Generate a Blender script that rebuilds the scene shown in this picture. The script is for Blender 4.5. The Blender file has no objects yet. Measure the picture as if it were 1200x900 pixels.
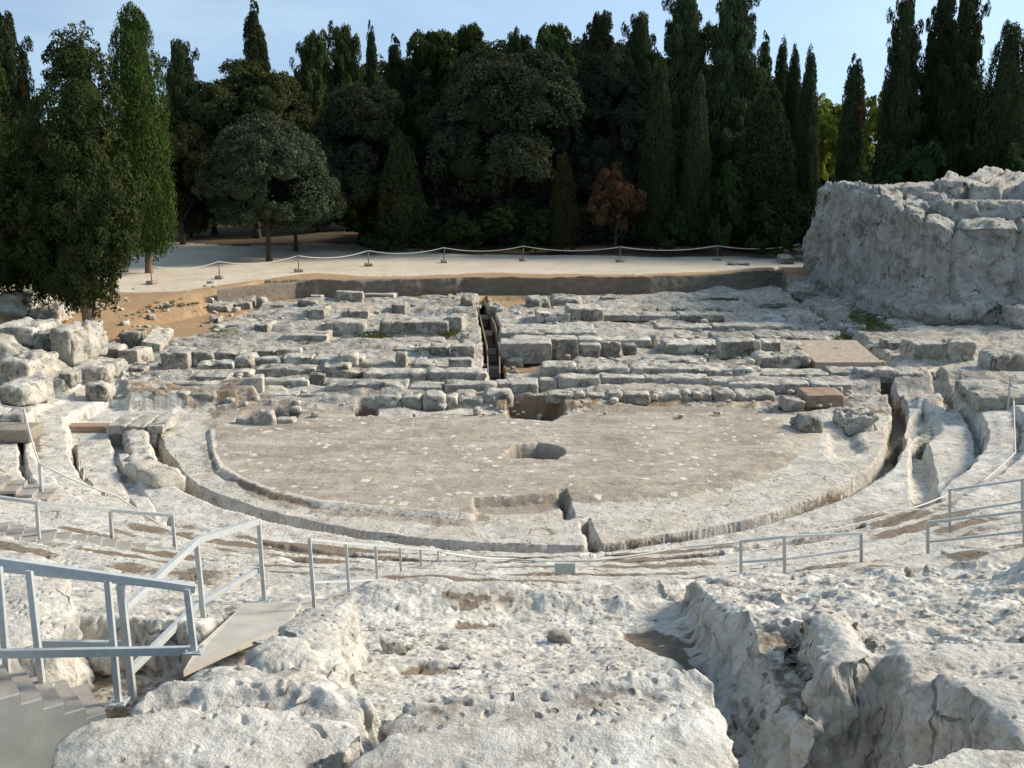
import bpy, math, random
import numpy as np
from mathutils import Vector, Matrix

rng = np.random.default_rng(11)
random.seed(5)
SC = bpy.context.scene
COL = SC.collection

# ------------------------------------------------------------------ camera
EYE = 8.0
PITCH = math.radians(11.75)
F = 1250.0          # focal length in photograph pixels (1200 wide)
cam = bpy.data.cameras.new('camera')
cam.sensor_width = 36.0
cam.lens = 36.0 * F / 1200.0
cam.clip_start = 0.1
cam.clip_end = 6000
co = bpy.data.objects.new('camera', cam)
co.location = (0, 0, EYE)
co.rotation_euler = (math.pi / 2 - PITCH, 0, 0)
COL.objects.link(co)
SC.camera = co


def W(x, y, z):
    """survey: the point at height z seen in direction (x, y)."""
    a, b = (x - 600) / F, -(y - 450) / F
    dy = math.cos(PITCH) + b * math.sin(PITCH)
    dz = -math.sin(PITCH) + b * math.cos(PITCH)
    t = (z - EYE) / dz
    return np.array([a * t, dy * t])


def zat(y, Y):
    b = -(y - 450) / F
    dy = math.cos(PITCH) + b * math.sin(PITCH)
    dz = -math.sin(PITCH) + b * math.cos(PITCH)
    return EYE + Y * dz / dy


def xat(x, y, Y):
    b = -(y - 450) / F
    dy = math.cos(PITCH) + b * math.sin(PITCH)
    return (x - 600) / F * Y / dy


def at(x, y, Y):
    return Vector((xat(x, y, Y), Y, zat(y, Y)))


# ------------------------------------------------------------------ noise
def _hash(ix, iy, iz, s):
    with np.errstate(over='ignore'):
        h = (ix.astype(np.int64) * 374761393 + iy.astype(np.int64) * 668265263 +
             iz.astype(np.int64) * 2147483647 + s * 974634777) & 0xffffffff
        h = ((h ^ (h >> 13)) * 1274126177) & 0xffffffff
        h = ((h ^ (h >> 16)) * 2246822519) & 0xffffffff
        h = h ^ (h >> 15)
    return (h & 0xffffff) / float(0x1000000)


def vn2(x, y, s=0):
    ix, iy = np.floor(x), np.floor(y)
    fx, fy = x - ix, y - iy
    fx = fx * fx * fx * (fx * (fx * 6 - 15) + 10)
    fy = fy * fy * fy * (fy * (fy * 6 - 15) + 10)
    z = np.zeros_like(ix)
    a = _hash(ix, iy, z, s); b = _hash(ix + 1, iy, z, s)
    c = _hash(ix, iy + 1, z, s); d = _hash(ix + 1, iy + 1, z, s)
    return ((a + (b - a) * fx) * (1 - fy) + (c + (d - c) * fx) * fy) * 2 - 1


def fbm2(x, y, sc, o=4, s=0, g=.5):
    x = x / sc; y = y / sc
    r = 0; a = 1; n = 0
    for k in range(o):
        r = r + a * vn2(x, y, s + k * 17); n += a
        x, y = x * 1.62 - y * 1.18 + 3.1, x * 1.18 + y * 1.62 + 7.7
        a *= g
    return r / n


def vn3(x, y, z, s=0):
    ix, iy, iz = np.floor(x), np.floor(y), np.floor(z)
    fx, fy, fz = x - ix, y - iy, z - iz
    fx = fx * fx * (3 - 2 * fx); fy = fy * fy * (3 - 2 * fy); fz = fz * fz * (3 - 2 * fz)
    def L(k):
        a = _hash(ix, iy, iz + k, s); b = _hash(ix + 1, iy, iz + k, s)
        c = _hash(ix, iy + 1, iz + k, s); d = _hash(ix + 1, iy + 1, iz + k, s)
        return (a + (b - a) * fx) * (1 - fy) + (c + (d - c) * fx) * fy
    l0, l1 = L(0), L(1)
    return (l0 + (l1 - l0) * fz) * 2 - 1


def fbm3(p, sc, o=4, s=0, g=.5):
    x, y, z = p[:, 0] / sc, p[:, 1] / sc, p[:, 2] / sc
    r = 0; a = 1; n = 0
    for k in range(o):
        r = r + a * vn3(x, y, z, s + k * 13); n += a
        x, y, z = x * 2.03 + 1.7, y * 2.01 + 5.3, z * 1.99 + 9.1
        a *= g
    return r / n


def worley2(x, y, s=0):
    ix, iy = np.floor(x), np.floor(y)
    best = np.full(x.shape, 9.0); cell = np.zeros(x.shape)
    for dx in (-1, 0, 1):
        for dy in (-1, 0, 1):
            cx, cy = ix + dx, iy + dy
            zz = np.zeros_like(cx)
            px = cx + .15 + .7 * _hash(cx, cy, zz, s)
            py = cy + .15 + .7 * _hash(cx, cy, zz + 1, s)
            d = (x - px) ** 2 + (y - py) ** 2
            m = d < best
            best = np.where(m, d, best)
            cell = np.where(m, _hash(cx, cy, zz + 2, s), cell)
    return np.sqrt(best), cell


def sm(e0, e1, x):
    t = np.clip((x - e0) / (e1 - e0), 0, 1)
    return t * t * (3 - 2 * t)


# ------------------------------------------------------------------ materials
def new_mat(name):
    m = bpy.data.materials.new(name)
    m.use_nodes = True
    nt = m.node_tree
    nt.nodes.clear()
    out = nt.nodes.new('ShaderNodeOutputMaterial')
    b = nt.nodes.new('ShaderNodeBsdfPrincipled')
    nt.links.new(b.outputs[0], out.inputs[0])
    b.inputs['Roughness'].default_value = .9
    b.inputs['Specular IOR Level'].default_value = .15
    return m, nt, b


class G:
    """tiny node-graph helper"""
    def __init__(s, nt): s.nt = nt
    def n(s, t, **k):
        q = s.nt.nodes.new(t)
        for a, v in k.items(): setattr(q, a, v)
        return q
    def set(s, sock, v):
        if isinstance(v, bpy.types.NodeSocket): s.nt.links.new(v, sock)
        else: sock.default_value = v
    def noise(s, vec, scale, detail=6, rough=.6, dist=0.0):
        q = s.n('ShaderNodeTexNoise')
        s.set(q.inputs['Vector'], vec)
        q.inputs['Scale'].default_value = scale
        q.inputs['Detail'].default_value = detail
        q.inputs['Roughness'].default_value = rough
        q.inputs['Distortion'].default_value = dist
        return q.outputs[0]
    def vor(s, vec, scale, feature='F1', out=0, rand=1.0):
        q = s.n('ShaderNodeTexVoronoi', feature=feature)
        s.set(q.inputs['Vector'], vec)
        q.inputs['Scale'].default_value = scale
        q.inputs['Randomness'].default_value = rand
        return q.outputs[out]
    def ramp(s, v, *stops):
        q = s.n('ShaderNodeValToRGB')
        s.set(q.inputs[0], v)
        el = q.color_ramp.elements
        while len(el) < len(stops): el.new(.5)
        for e, (p, c) in zip(el, stops):
            e.position = p
            e.color = (c, c, c, 1) if not hasattr(c, '__len__') else (*c, 1)
        return q.outputs[0]
    def mix(s, f, a, b, mode='MIX'):
        q = s.n('ShaderNodeMix', data_type='RGBA', blend_type=mode)
        s.set(q.inputs[0], f)
        for k, v in ((6, a), (7, b)):
            if isinstance(v, bpy.types.NodeSocket): s.nt.links.new(v, q.inputs[k])
            else: q.inputs[k].default_value = (*v, 1)
        return q.outputs[2]
    def math(s, op, a, b=0.0, clamp=False):
        q = s.n('ShaderNodeMath', operation=op, use_clamp=clamp)
        s.set(q.inputs[0], a); s.set(q.inputs[1], b)
        return q.outputs[0]
    def attr(s, name):
        q = s.n('ShaderNodeAttribute', attribute_name=name)
        return q.outputs['Fac']
    def pos(s):
        return s.n('ShaderNodeNewGeometry').outputs['Position']
    def bump(s, h, dist, strength=1.0, prev=None):
        q = s.n('ShaderNodeBump')
        q.inputs['Distance'].default_value = dist
        q.inputs['Strength'].default_value = strength
        s.set(q.inputs['Height'], h)
        if prev is not None: s.set(q.inputs['Normal'], prev)
        return q.outputs[0]


def limestone(name, light, mid, dark, fine=1.0, soil=None, pit=.5, lichen=.35, objvar=0.0, bump=1.0, warm=None, streak=False, crust_shade=0.0):
    """weathered limestone; fine = size of its grain, soil = colour of earth lying where the soil mask says"""
    m, nt, b = new_mat(name)
    g = G(nt)
    P = g.pos()
    if objvar:
        oi = g.n('ShaderNodeObjectInfo')
        va = g.n('ShaderNodeVectorMath', operation='MULTIPLY_ADD')
        nt.links.new(oi.outputs['Random'], va.inputs[0])
        va.inputs[1].default_value = (37, 53, 71)
        nt.links.new(P, va.inputs[2])
        P = va.outputs[0]
    big = g.noise(P, .45, 4, .55)
    med = g.noise(P, 2.3 / fine, 8, .68, .3)
    sml = g.noise(P, 14 / fine, 6, .7)
    c = g.mix(g.ramp(med, (.40, 0), (.62, 1)), mid, light)
    c = g.mix(g.math('MULTIPLY', g.ramp(big, (.42, 0), (.62, 1)), .55), c, mid)
    if warm is not None:
        wn = g.noise(P, .9, 5, .6)
        c = g.mix(g.math('MULTIPLY', g.ramp(wn, (.5, 0), (.66, 1)), .7), c, warm)
    # grey-black lichen
    ln = g.noise(P, 3.7 / fine, 9, .75, .6)
    lm = g.math('MULTIPLY', g.ramp(ln, (.50, 0), (.62, 1)), lichen)
    c = g.mix(lm, c, dark)
    if crust_shade:      # black lichen crust and painted shade on the camera-facing sides
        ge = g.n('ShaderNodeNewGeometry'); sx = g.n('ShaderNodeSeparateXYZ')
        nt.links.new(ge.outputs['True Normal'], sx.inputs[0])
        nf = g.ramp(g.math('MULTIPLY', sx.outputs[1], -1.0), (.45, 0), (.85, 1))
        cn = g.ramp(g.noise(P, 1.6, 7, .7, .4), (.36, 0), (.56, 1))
        c = g.mix(g.math('MULTIPLY', g.math('MULTIPLY', nf, cn), crust_shade), c, (dark[0] * 1.3, dark[1] * 1.3, dark[2] * 1.25))
    if streak:
        mp = g.n('ShaderNodeMapping'); mp.inputs['Scale'].default_value = (1.9, 1.9, .12)
        nt.links.new(P, mp.inputs[0])
        st = g.noise(mp.outputs[0], 1.0, 6, .65)
        c = g.mix(g.math('MULTIPLY', g.ramp(st, (.48, 0), (.62, 1)), .4), c, (dark[0] * 1.4, dark[1] * 1.4, dark[2] * 1.4))
        c = g.mix(g.math('MULTIPLY', g.ramp(st, (.34, 1), (.45, 0)), .3), c, light)
    # grain
    c = g.mix(g.math('MULTIPLY', g.ramp(sml, (.52, 0), (.72, 1)), .45), c, dark)
    c = g.mix(g.math('MULTIPLY', g.ramp(sml, (.28, 1), (.46, 0)), .35), c, (min(1, light[0] * 1.12), min(1, light[1] * 1.12), min(1, light[2] * 1.12)))
    # grey weathering patches and fracture lines
    gp = g.noise(P, 1.15 / fine, 7, .72, .5)
    c = g.mix(g.math('MULTIPLY', g.ramp(gp, (.50, 0), (.64, 1)), .5), c, (mid[0] * .72, mid[1] * .74, mid[2] * .78))
    dn = g.n('ShaderNodeTexNoise'); nt.links.new(P, dn.inputs['Vector']); dn.inputs['Scale'].default_value = 1.3; dn.inputs['Detail'].default_value = 5
    dv = g.n('ShaderNodeVectorMath', operation='MULTIPLY_ADD'); nt.links.new(dn.outputs['Color'], dv.inputs[0]); dv.inputs[1].default_value = (.9, .9, .9); nt.links.new(P, dv.inputs[2])
    ed = g.vor(dv.outputs[0], .85, 'DISTANCE_TO_EDGE')
    ck = g.math('MULTIPLY', g.ramp(ed, (.006, 1), (.022, 0)), g.ramp(g.noise(P, .7, 3, .5), (.58, 0), (.66, 1)))
    c = g.mix(g.math('MULTIPLY', ck, .75), c, (dark[0] * .7, dark[1] * .7, dark[2] * .7))
    # solution pits
    v1 = g.vor(P, 9 / fine)
    pn = g.noise(P, 1.7 / fine, 3, .5)
    pm = g.math('MULTIPLY', g.ramp(v1, (.10, 1), (.26, 0)), g.ramp(pn, (.5, 0), (.62, 1)))
    c = g.mix(g.math('MULTIPLY', pm, pit), c, dark)
    if objvar:
        ov = g.math('MULTIPLY_ADD', oi.outputs['Random'], objvar)
        ov.node.inputs[2].default_value = 1 - objvar * .6
        hv = g.n('ShaderNodeHueSaturation')
        nt.links.new(c, hv.inputs['Color']); nt.links.new(ov, hv.inputs['Value'])
        c = hv.outputs[0]
    h = g.math('ADD', g.math('MULTIPLY', med, .8), g.math('MULTIPLY', sml, .35))
    h = g.math('SUBTRACT', h, g.math('ADD', g.math('MULTIPLY', pm, .5), g.math('MULTIPLY', ck, .35)))
    n1 = g.bump(h, .09 * fine * bump, .9)
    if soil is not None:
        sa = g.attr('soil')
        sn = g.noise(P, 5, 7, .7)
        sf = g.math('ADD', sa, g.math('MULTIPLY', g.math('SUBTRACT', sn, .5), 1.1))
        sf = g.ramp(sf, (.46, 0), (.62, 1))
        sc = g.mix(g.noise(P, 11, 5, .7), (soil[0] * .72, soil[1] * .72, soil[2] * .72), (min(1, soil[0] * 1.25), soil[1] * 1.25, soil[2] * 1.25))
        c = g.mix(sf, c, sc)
        ma = g.attr('moss')
        mf = g.ramp(g.math('ADD', ma, g.math('MULTIPLY', g.math('SUBTRACT', sn, .5), .9)), (.45, 0), (.65, 1))
        c = g.mix(mf, c, (.075, .085, .025))
    nt.links.new(c, b.inputs['Base Color'])
    nt.links.new(n1, b.inputs['Normal'])
    return m


def earth_mat(name, c1, c2, c3, scale=1.0, bump=.05, stones=0.0, speck=(.5, .48, .42)):
    m, nt, b = new_mat(name)
    g = G(nt); P = g.pos()
    a = g.noise(P, .35 * scale, 6, .62)
    d = g.noise(P, 3.2 * scale, 8, .7)
    f = g.noise(P, 22 * scale, 5, .7)
    c = g.mix(g.ramp(a, (.36, 0), (.64, 1)), c1, c2)
    c = g.mix(g.math('MULTIPLY', g.ramp(d, (.45, 0), (.7, 1)), .6), c, c3)
    c = g.mix(g.math('MULTIPLY', g.ramp(f, (.5, 0), (.75, 1)), .35), c, (c3[0] * .6, c3[1] * .6, c3[2] * .6))
    if stones:
        v = g.vor(P, 4.5)
        pn = g.noise(P, .9, 3, .5)
        s = g.math('MULTIPLY', g.ramp(v, (.12, 1), (.22, 0)), g.ramp(pn, (.5, 0), (.6, 1)))
        c = g.mix(g.math('MULTIPLY', s, stones), c, speck)
    nt.links.new(c, b.inputs['Base Color'])
    nt.links.new(g.bump(g.math('ADD', d, g.math('MULTIPLY', f, .4)), bump), b.inputs['Normal'])
    return m


def orchestra_mat():
    m, nt, b = new_mat('orchestra_paving')
    g = G(nt); P = g.pos()
    a = g.noise(P, .5, 5, .6)
    d = g.noise(P, 3.5, 8, .72)
    f = g.noise(P, 20, 5, .7)
    c = g.mix(g.ramp(a, (.35, 0), (.62, 1)), (.37, .315, .25), (.50, .435, .35))
    c = g.mix(g.math('MULTIPLY', g.ramp(d, (.45, 0), (.68, 1)), .6), c, (.25, .21, .17))
    c = g.mix(g.math('MULTIPLY', g.ramp(d, (.3, 1), (.44, 0)), .75), c, (.58, .54, .47))
    c = g.mix(g.math('MULTIPLY', g.ramp(f, (.5, 0), (.75, 1)), .5), c, (.13, .11, .09))
    m2 = g.n('ShaderNodeMapping'); m2.inputs['Scale'].default_value = (.5, 1.3, 1); nt.links.new(P, m2.inputs[0])
    wn = g.noise(m2.outputs[0], 1.1, 8, .7, .4)
    c = g.mix(g.math('MULTIPLY', g.ramp(wn, (.50, 0), (.62, 1)), .6), c, (.56, .52, .45))
    c = g.mix(g.math('MULTIPLY', g.ramp(wn, (.32, 1), (.44, 0)), .6), c, (.24, .20, .16))
    # broken white slabs lying in rows (their long side along x)
    mp = g.n('ShaderNodeMapping')
    mp.inputs['Scale'].default_value = (3.4, 2.5, 1)
    mp.inputs['Rotation'].default_value = (0, 0, .05)
    dn = g.n('ShaderNodeTexNoise'); nt.links.new(P, dn.inputs['Vector']); dn.inputs['Scale'].default_value = 1.7; dn.inputs['Detail'].default_value = 4
    dv = g.n('ShaderNodeVectorMath', operation='MULTIPLY_ADD'); nt.links.new(dn.outputs['Color'], dv.inputs[0]); dv.inputs[1].default_value = (.5, .5, 0); nt.links.new(P, dv.inputs[2])
    nt.links.new(dv.outputs[0], mp.inputs['Vector'])
    q = g.n('ShaderNodeTexVoronoi', feature='F1', distance='EUCLIDEAN')
    nt.links.new(mp.outputs[0], q.inputs['Vector'])
    q.inputs['Scale'].default_value = 1.0
    q.inputs['Randomness'].default_value = .8
    chipn = g.noise(P, .55, 3, .55)
    sep = g.n('ShaderNodeSeparateColor')
    nt.links.new(q.outputs['Color'], sep.inputs[0])
    sel = g.math('LESS_THAN', sep.outputs[0], g.math('MULTIPLY', g.ramp(chipn, (.41, 0), (.56, 1)), .95))
    dist = g.math('ADD', q.outputs['Distance'], g.math('MULTIPLY', g.math('SUBTRACT', d, .5), 1.1))
    size = g.math('MULTIPLY', sep.outputs[1], .20)
    chip = g.math('MULTIPLY', sel, g.math('LESS_THAN', dist, g.math('ADD', size, .12)))
    c = g.mix(chip, c, g.mix(f, (.58, .54, .47), (.80, .77, .70)))
    sa = g.attr('soil')
    c = g.mix(g.math('MULTIPLY', sa, .8), c, (.15, .11, .075))
    nt.links.new(c, b.inputs['Base Color'])
    h = g.math('ADD', g.math('ADD', d, g.math('MULTIPLY', f, .3)), g.math('MULTIPLY', chip, .35))
    nt.links.new(g.bump(h, .09), b.inputs['Normal'])
    return m


def leaf_mat(name, c_dark, c_light, trans=.25):
    m = bpy.data.materials.new(name)
    m.use_nodes = True
    nt = m.node_tree; nt.nodes.clear()
    g = G(nt)
    out = g.n('ShaderNodeOutputMaterial')
    t = g.attr('tint')
    oi = g.n('ShaderNodeObjectInfo')
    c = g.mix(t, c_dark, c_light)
    c = g.mix(g.ramp(g.math('MULTIPLY', t, .5), (.6, 0), (.8, 1)), c, (.066, .050, .026))      # dead sprays
    hv = g.n('ShaderNodeHueSaturation')
    nt.links.new(c, hv.inputs['Color'])
    v = g.math('MULTIPLY_ADD', oi.outputs['Random'], .5); v.node.inputs[2].default_value = .75
    nt.links.new(v, hv.inputs['Value'])
    hh = g.math('MULTIPLY_ADD', oi.outputs['Random'], .03); hh.node.inputs[2].default_value = .485
    nt.links.new(hh, hv.inputs['Hue'])
    d = g.n('ShaderNodeBsdfDiffuse'); tr = g.n('ShaderNodeBsdfTranslucent')
    nt.links.new(hv.outputs[0], d.inputs[0]); nt.links.new(hv.outputs[0], tr.inputs[0])
    mx = g.n('ShaderNodeMixShader'); mx.inputs[0].default_value = trans
    nt.links.new(d.outputs[0], mx.inputs[1]); nt.links.new(tr.outputs[0], mx.inputs[2])
    nt.links.new(mx.outputs[0], out.inputs[0])
    return m


def plain_mat(name, c1, c2, rough=.6, metal=0.0, scale=6, bump=.0, spec=.3):
    m, nt, b = new_mat(name)
    g = G(nt); P = g.pos()
    n = g.noise(P, scale, 6, .65)
    c = g.mix(g.ramp(n, (.35, 0), (.65, 1)), c1, c2)
    nt.links.new(c, b.inputs['Base Color'])
    b.inputs['Roughness'].default_value = rough
    b.inputs['Metallic'].default_value = metal
    b.inputs['Specular IOR Level'].default_value = spec
    if bump:
        nt.links.new(g.bump(n, bump), b.inputs['Normal'])
    return m


def brick_mat():
    m, nt, b = new_mat('old_brick')
    g = G(nt)
    tc = g.n('ShaderNodeTexCoord')
    mp = g.n('ShaderNodeMapping')
    mp.inputs['Rotation'].default_value = (math.pi / 2, 0, 0)
    nt.links.new(tc.outputs['Object'], mp.inputs[0])
    br = g.n('ShaderNodeTexBrick')
    nt.links.new(mp.outputs[0], br.inputs['Vector'])
    br.inputs['Color1'].default_value = (.33, .15, .08, 1)
    br.inputs['Color2'].default_value = (.24, .11, .065, 1)
    br.inputs['Mortar'].default_value = (.3, .24, .18, 1)
    br.inputs['Scale'].default_value = 1.0
    br.inputs['Brick Width'].default_value = .32
    br.inputs['Row Height'].default_value = .085
    br.inputs['Mortar Size'].default_value = .015
    n = g.noise(g.pos(), 4, 7, .7)
    c = g.mix(g.math('ADD', g.math('MULTIPLY', g.ramp(n, (.42, 0), (.62, 1)), .6), .25), br.outputs[0], (.34, .285, .225))
    nt.links.new(c, b.inputs['Base Color'])
    nt.links.new(g.bump(g.math('ADD', n, br.outputs['Fac']), .02), b.inputs['Normal'])
    return m


M = {}
SOIL = (.225, .18, .135)
M['seat'] = limestone('pale_limestone', (.74, .715, .655), (.52, .49, .43), (.18, .17, .15), 1.0, SOIL, .8, .6, warm=(.56, .50, .41))
M['ring'] = limestone('worn_limestone', (.68, .645, .57), (.50, .465, .40), (.20, .185, .16), 1.5, SOIL, .7, .55, warm=(.55, .47, .36))
M['stage'] = limestone('stage_limestone', (.60, .565, .50), (.40, .37, .315), (.12, .11, .095), 2.0, (.28, .205, .135), .5, .75, warm=(.48, .39, .28))
M['block'] = limestone('block_limestone', (.62, .585, .505), (.40, .37, .31), (.07, .066, .058), 1.6, None, .5, .9, objvar=.4, crust_shade=.8)
M['bench'] = limestone('course_limestone', (.68, .645, .57), (.46, .43, .365), (.09, .085, .075), 2.0, None, .5, .8, objvar=.25, crust_shade=.6)
M['cliff'] = limestone('cliff_limestone', (.56, .54, .485), (.40, .385, .34), (.14, .13, .115), 2.4, None, .9, .8, bump=1.8, streak=True)
M['orch'] = orchestra_mat()
M['path'] = earth_mat('pale_gravel', (.54, .465, .36), (.66, .585, .465), (.44, .37, .28), 1.0, .04, .5, (.36, .31, .25))
M['earth'] = earth_mat('ochre_earth', (.36, .235, .13), (.42, .285, .165), (.30, .20, .12), 1.0, .05, .4)
M['bank'] = earth_mat('bank_earth', (.215, .185, .15), (.27, .235, .19), (.15, .125, .10), 1.6, .12, .35, (.34, .3, .25))
M['forest'] = earth_mat('forest_litter', (.10, .075, .05), (.15, .115, .08), (.06, .045, .03), 1.0, .05)
M['far'] = earth_mat('far_scrub', (.09, .09, .045), (.12, .11, .06), (.06, .06, .03), .2, .05)
M['steel'] = plain_mat('galvanised_steel', (.44, .47, .47), (.54, .56, .55), .5, .25, 18, 0, .4)
M['tread'] = plain_mat('grey_concrete_tread', (.26, .24, .21), (.36, .335, .30), .85, 0, 5, .01)
M['panel'] = plain_mat('painted_steel_panel', (.33, .36, .33), (.46, .47, .43), .7, 0, 3.5, 0)
M['board'] = plain_mat('weathered_board', (.37, .345, .30), (.47, .44, .385), .8, 0, 4, .005)
M['rope'] = plain_mat('pale_rope', (.55, .53, .48), (.66, .64, .58), .9, 0, 30)
M['stake'] = plain_mat('iron_stake', (.12, .11, .10), (.18, .165, .15), .6, .5, 12)
M['foot'] = plain_mat('concrete_foot', (.22, .19, .15), (.32, .28, .23), .95, 0, 9, .02)
M['wood'] = plain_mat('old_dark_wood', (.09, .065, .045), (.15, .11, .075), .85, 0, 8, .01)
M['plank'] = plain_mat('brown_plank', (.19, .145, .105), (.26, .205, .15), .85, 0, 3, .01)
M['bark'] = plain_mat('grey_brown_bark', (.045, .036, .028), (.085, .068, .052), .95, 0, 5, .06)
M['barkred'] = plain_mat('warm_cypress_bark', (.16, .11, .075), (.24, .165, .115), .95, 0, 5, .06)
M['brick'] = brick_mat()
M['terra'] = plain_mat('terracotta_paving', (.33, .265, .20), (.41, .34, .265), .9, 0, 3, .03)
M['sign'] = plain_mat('sign_plate', (.36, .42, .38), (.42, .48, .43), .5, 0, 20)
M['signink'] = plain_mat('faded_ink', (.10, .14, .12), (.15, .19, .17), .6, 0, 20)
M['grass'] = leaf_mat('grass_blades', (.07, .085, .02), (.16, .165, .05), .2)
M['cyp'] = leaf_mat('cypress_leaf', (.030, .042, .021), (.074, .094, .042), .15)
M['cypgreen'] = leaf_mat('green_cypress_leaf', (.028, .045, .012), (.068, .098, .024), .15)
M['cypold'] = leaf_mat('old_cypress_leaf', (.028, .042, .016), (.074, .092, .032), .15)
M['oak'] = leaf_mat('holm_oak_leaf', (.034, .046, .028), (.090, .108, .060), .15)
M['olive'] = leaf_mat('olive_tone_leaf', (.032, .038, .016), (.078, .082, .033), .2)
M['pine'] = leaf_mat('bright_pine_leaf', (.022, .036, .012), (.085, .115, .035), .2)
M['lime'] = leaf_mat('yellow_green_leaf', (.17, .20, .03), (.36, .37, .08), .4)
M['rust'] = leaf_mat('rusty_leaf', (.06, .05, .022), (.22, .105, .06), .15)
M['bush'] = leaf_mat('bush_leaf', (.022, .038, .013), (.055, .085, .03), .2)


# ------------------------------------------------------------------ object helpers
def link(name, me, mat=None, parent=None, loc=None):
    o = bpy.data.objects.new(name, me)
    COL.objects.link(o)
    if mat is not None and me is not None: me.materials.append(mat)
    if parent is not None: o.parent = parent
    if loc is not None: o.location = loc
    return o


def tag(o, label=None, cat=None, group=None, kind=None):
    if label: o['label'] = label
    if cat: o['category'] = cat
    if group: o['group'] = group
    if kind: o['kind'] = kind
    return o


def empty(name, loc, rz=0.0):
    o = bpy.data.objects.new(name, None)
    o.empty_display_size = .2
    o.location = loc
    o.rotation_euler = (0, 0, rz)
    COL.objects.link(o)
    return o


def mesh_np(name, V, Fc, smooth=True, attrs=None):
    """V (n,3), Fc (m,4) or (m,3)"""
    V = np.ascontiguousarray(V, np.float32); Fc = np.ascontiguousarray(Fc, np.int32)
    me = bpy.data.meshes.new(name)
    n, k = Fc.shape
    me.vertices.add(len(V)); me.vertices.foreach_set('co', V.ravel())
    me.loops.add(n * k); me.loops.foreach_set('vertex_index', Fc.ravel())
    me.polygons.add(n)
    me.polygons.foreach_set('loop_start', np.arange(0, n * k, k, dtype=np.int32))
    me.polygons.foreach_set('loop_total', np.full(n, k, np.int32))
    if smooth: me.polygons.foreach_set('use_smooth', np.ones(n, bool))
    for a, v in (attrs or {}).items():
        at_ = me.attributes.new(a, 'FLOAT', 'POINT')
        at_.data.foreach_set('value', np.ascontiguousarray(v, np.float32))
    me.update(calc_edges=True)
    return me


class MB:
    """collects simple solids into one mesh"""
    def __init__(s): s.V = []; s.F = []; s.n = 0
    def add(s, V, Fc):
        V = np.asarray(V, float)
        s.V.append(V); s.F += [tuple(i + s.n for i in f) for f in Fc]; s.n += len(V)
    def hexa(s, c8):
        s.add(c8, [(3, 2, 1, 0), (4, 5, 6, 7), (0, 1, 5, 4), (1, 2, 6, 5), (2, 3, 7, 6), (3, 0, 4, 7)])
    def box(s, cx, cy, cz, sx, sy, sz, rz=0):
        c, q = math.cos(rz), math.sin(rz); o = []
        for z in (-sz / 2, sz / 2):
            for x, y in ((-sx / 2, -sy / 2), (sx / 2, -sy / 2), (sx / 2, sy / 2), (-sx / 2, sy / 2)):
                o.append((cx + x * c - y * q, cy + x * q + y * c, cz + z))
        s.hexa(o)
    def bar(s, p, q, w, h=None):
        p, q = Vector(p), Vector(q); h = h or w
        d = (q - p).normalized()
        up = Vector((0, 0, 1)) if abs(d.z) < .9 else Vector((0, 1, 0))
        a = d.cross(up).normalized(); b = a.cross(d).normalized()
        o = []
        for c in (p, q):
            for i, j in ((-1, -1), (1, -1), (1, 1), (-1, 1)):
                o.append(c + a * (i * w / 2) + b * (j * h / 2))
        s.hexa(o)
    def tube(s, pts, rad, n=8, cap=True):
        pts = [Vector(p) for p in pts]
        if not hasattr(rad, '__len__'): rad = [rad] * len(pts)
        V = []; Fc = []
        a = None
        for i, p in enumerate(pts):
            d = (pts[min(i + 1, len(pts) - 1)] - pts[max(i - 1, 0)]).normalized()
            if a is None:
                a = d.cross(Vector((0, 0, 1)) if abs(d.z) < .9 else Vector((1, 0, 0))).normalized()
            a = (a - d * a.dot(d)).normalized()
            b = d.cross(a)
            for k in range(n):
                t = 2 * math.pi * k / n
                V.append(p + (a * math.cos(t) + b * math.sin(t)) * rad[i])
        for i in range(len(pts) - 1):
            for k in range(n):
                k2 = (k + 1) % n
                Fc.append((i * n + k, i * n + k2, (i + 1) * n + k2, (i + 1) * n + k))
        if cap:
            Fc.append(tuple(range(n - 1, -1, -1)))
            m = (len(pts) - 1) * n
            Fc.append(tuple(range(m, m + n)))
        s.add([tuple(v) for v in V], Fc)
    def build(s, name, mat, parent=None, smooth=False, bevel=0):
        me = bpy.data.meshes.new(name)
        V = np.concatenate(s.V)
        if parent is not None:
            V = V - np.array(parent.matrix_basis.translation)
        me.from_pydata([tuple(v) for v in V], [], s.F)
        if smooth: me.polygons.foreach_set('use_smooth', np.ones(len(me.polygons), bool))
        me.update()
        o = link(name, me, mat, parent)
        if bevel:
            bm = o.modifiers.new('bevel', 'BEVEL'); bm.width = bevel; bm.segments = 2; bm.limit_method = 'ANGLE'
        return o


# ------------------------------------------------------------------ terrain
CX, CY = .6, 32.6


def polar(X, Y):
    return np.arctan2(X - CX, -(Y - CY)), np.hypot(X - CX, Y - CY)


def ring_curve(pts, z):
    w = np.array([W(x, y, z) for x, y in pts])
    t, r = polar(w[:, 0], w[:, 1])
    i = np.argsort(t)
    t, r = t[i], r[i]
    return lambda th: np.interp(th, t, r)


R_IN = ring_curve([(185, 500), (190, 520), (205, 542), (240, 575), (300, 597), (367, 613), (467, 630), (550, 638), (690, 641),
                   (800, 625), (933, 593), (1000, 563), (1033, 530), (1038, 503), (1030, 463), (1026, 440)], 0)
R_2 = ring_curve([(80, 505), (85, 520), (92, 545), (122, 585), (165, 612), (300, 643), (450, 662), (600, 668), (760, 664), (870, 648),
                  (1000, 618), (1090, 592), (1120, 570), (1145, 540), (1148, 510), (1130, 480), (1120, 450)], .15)


def world_poly(pts, z):
    return np.array([W(x, y, z) for x, y in pts])


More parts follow.
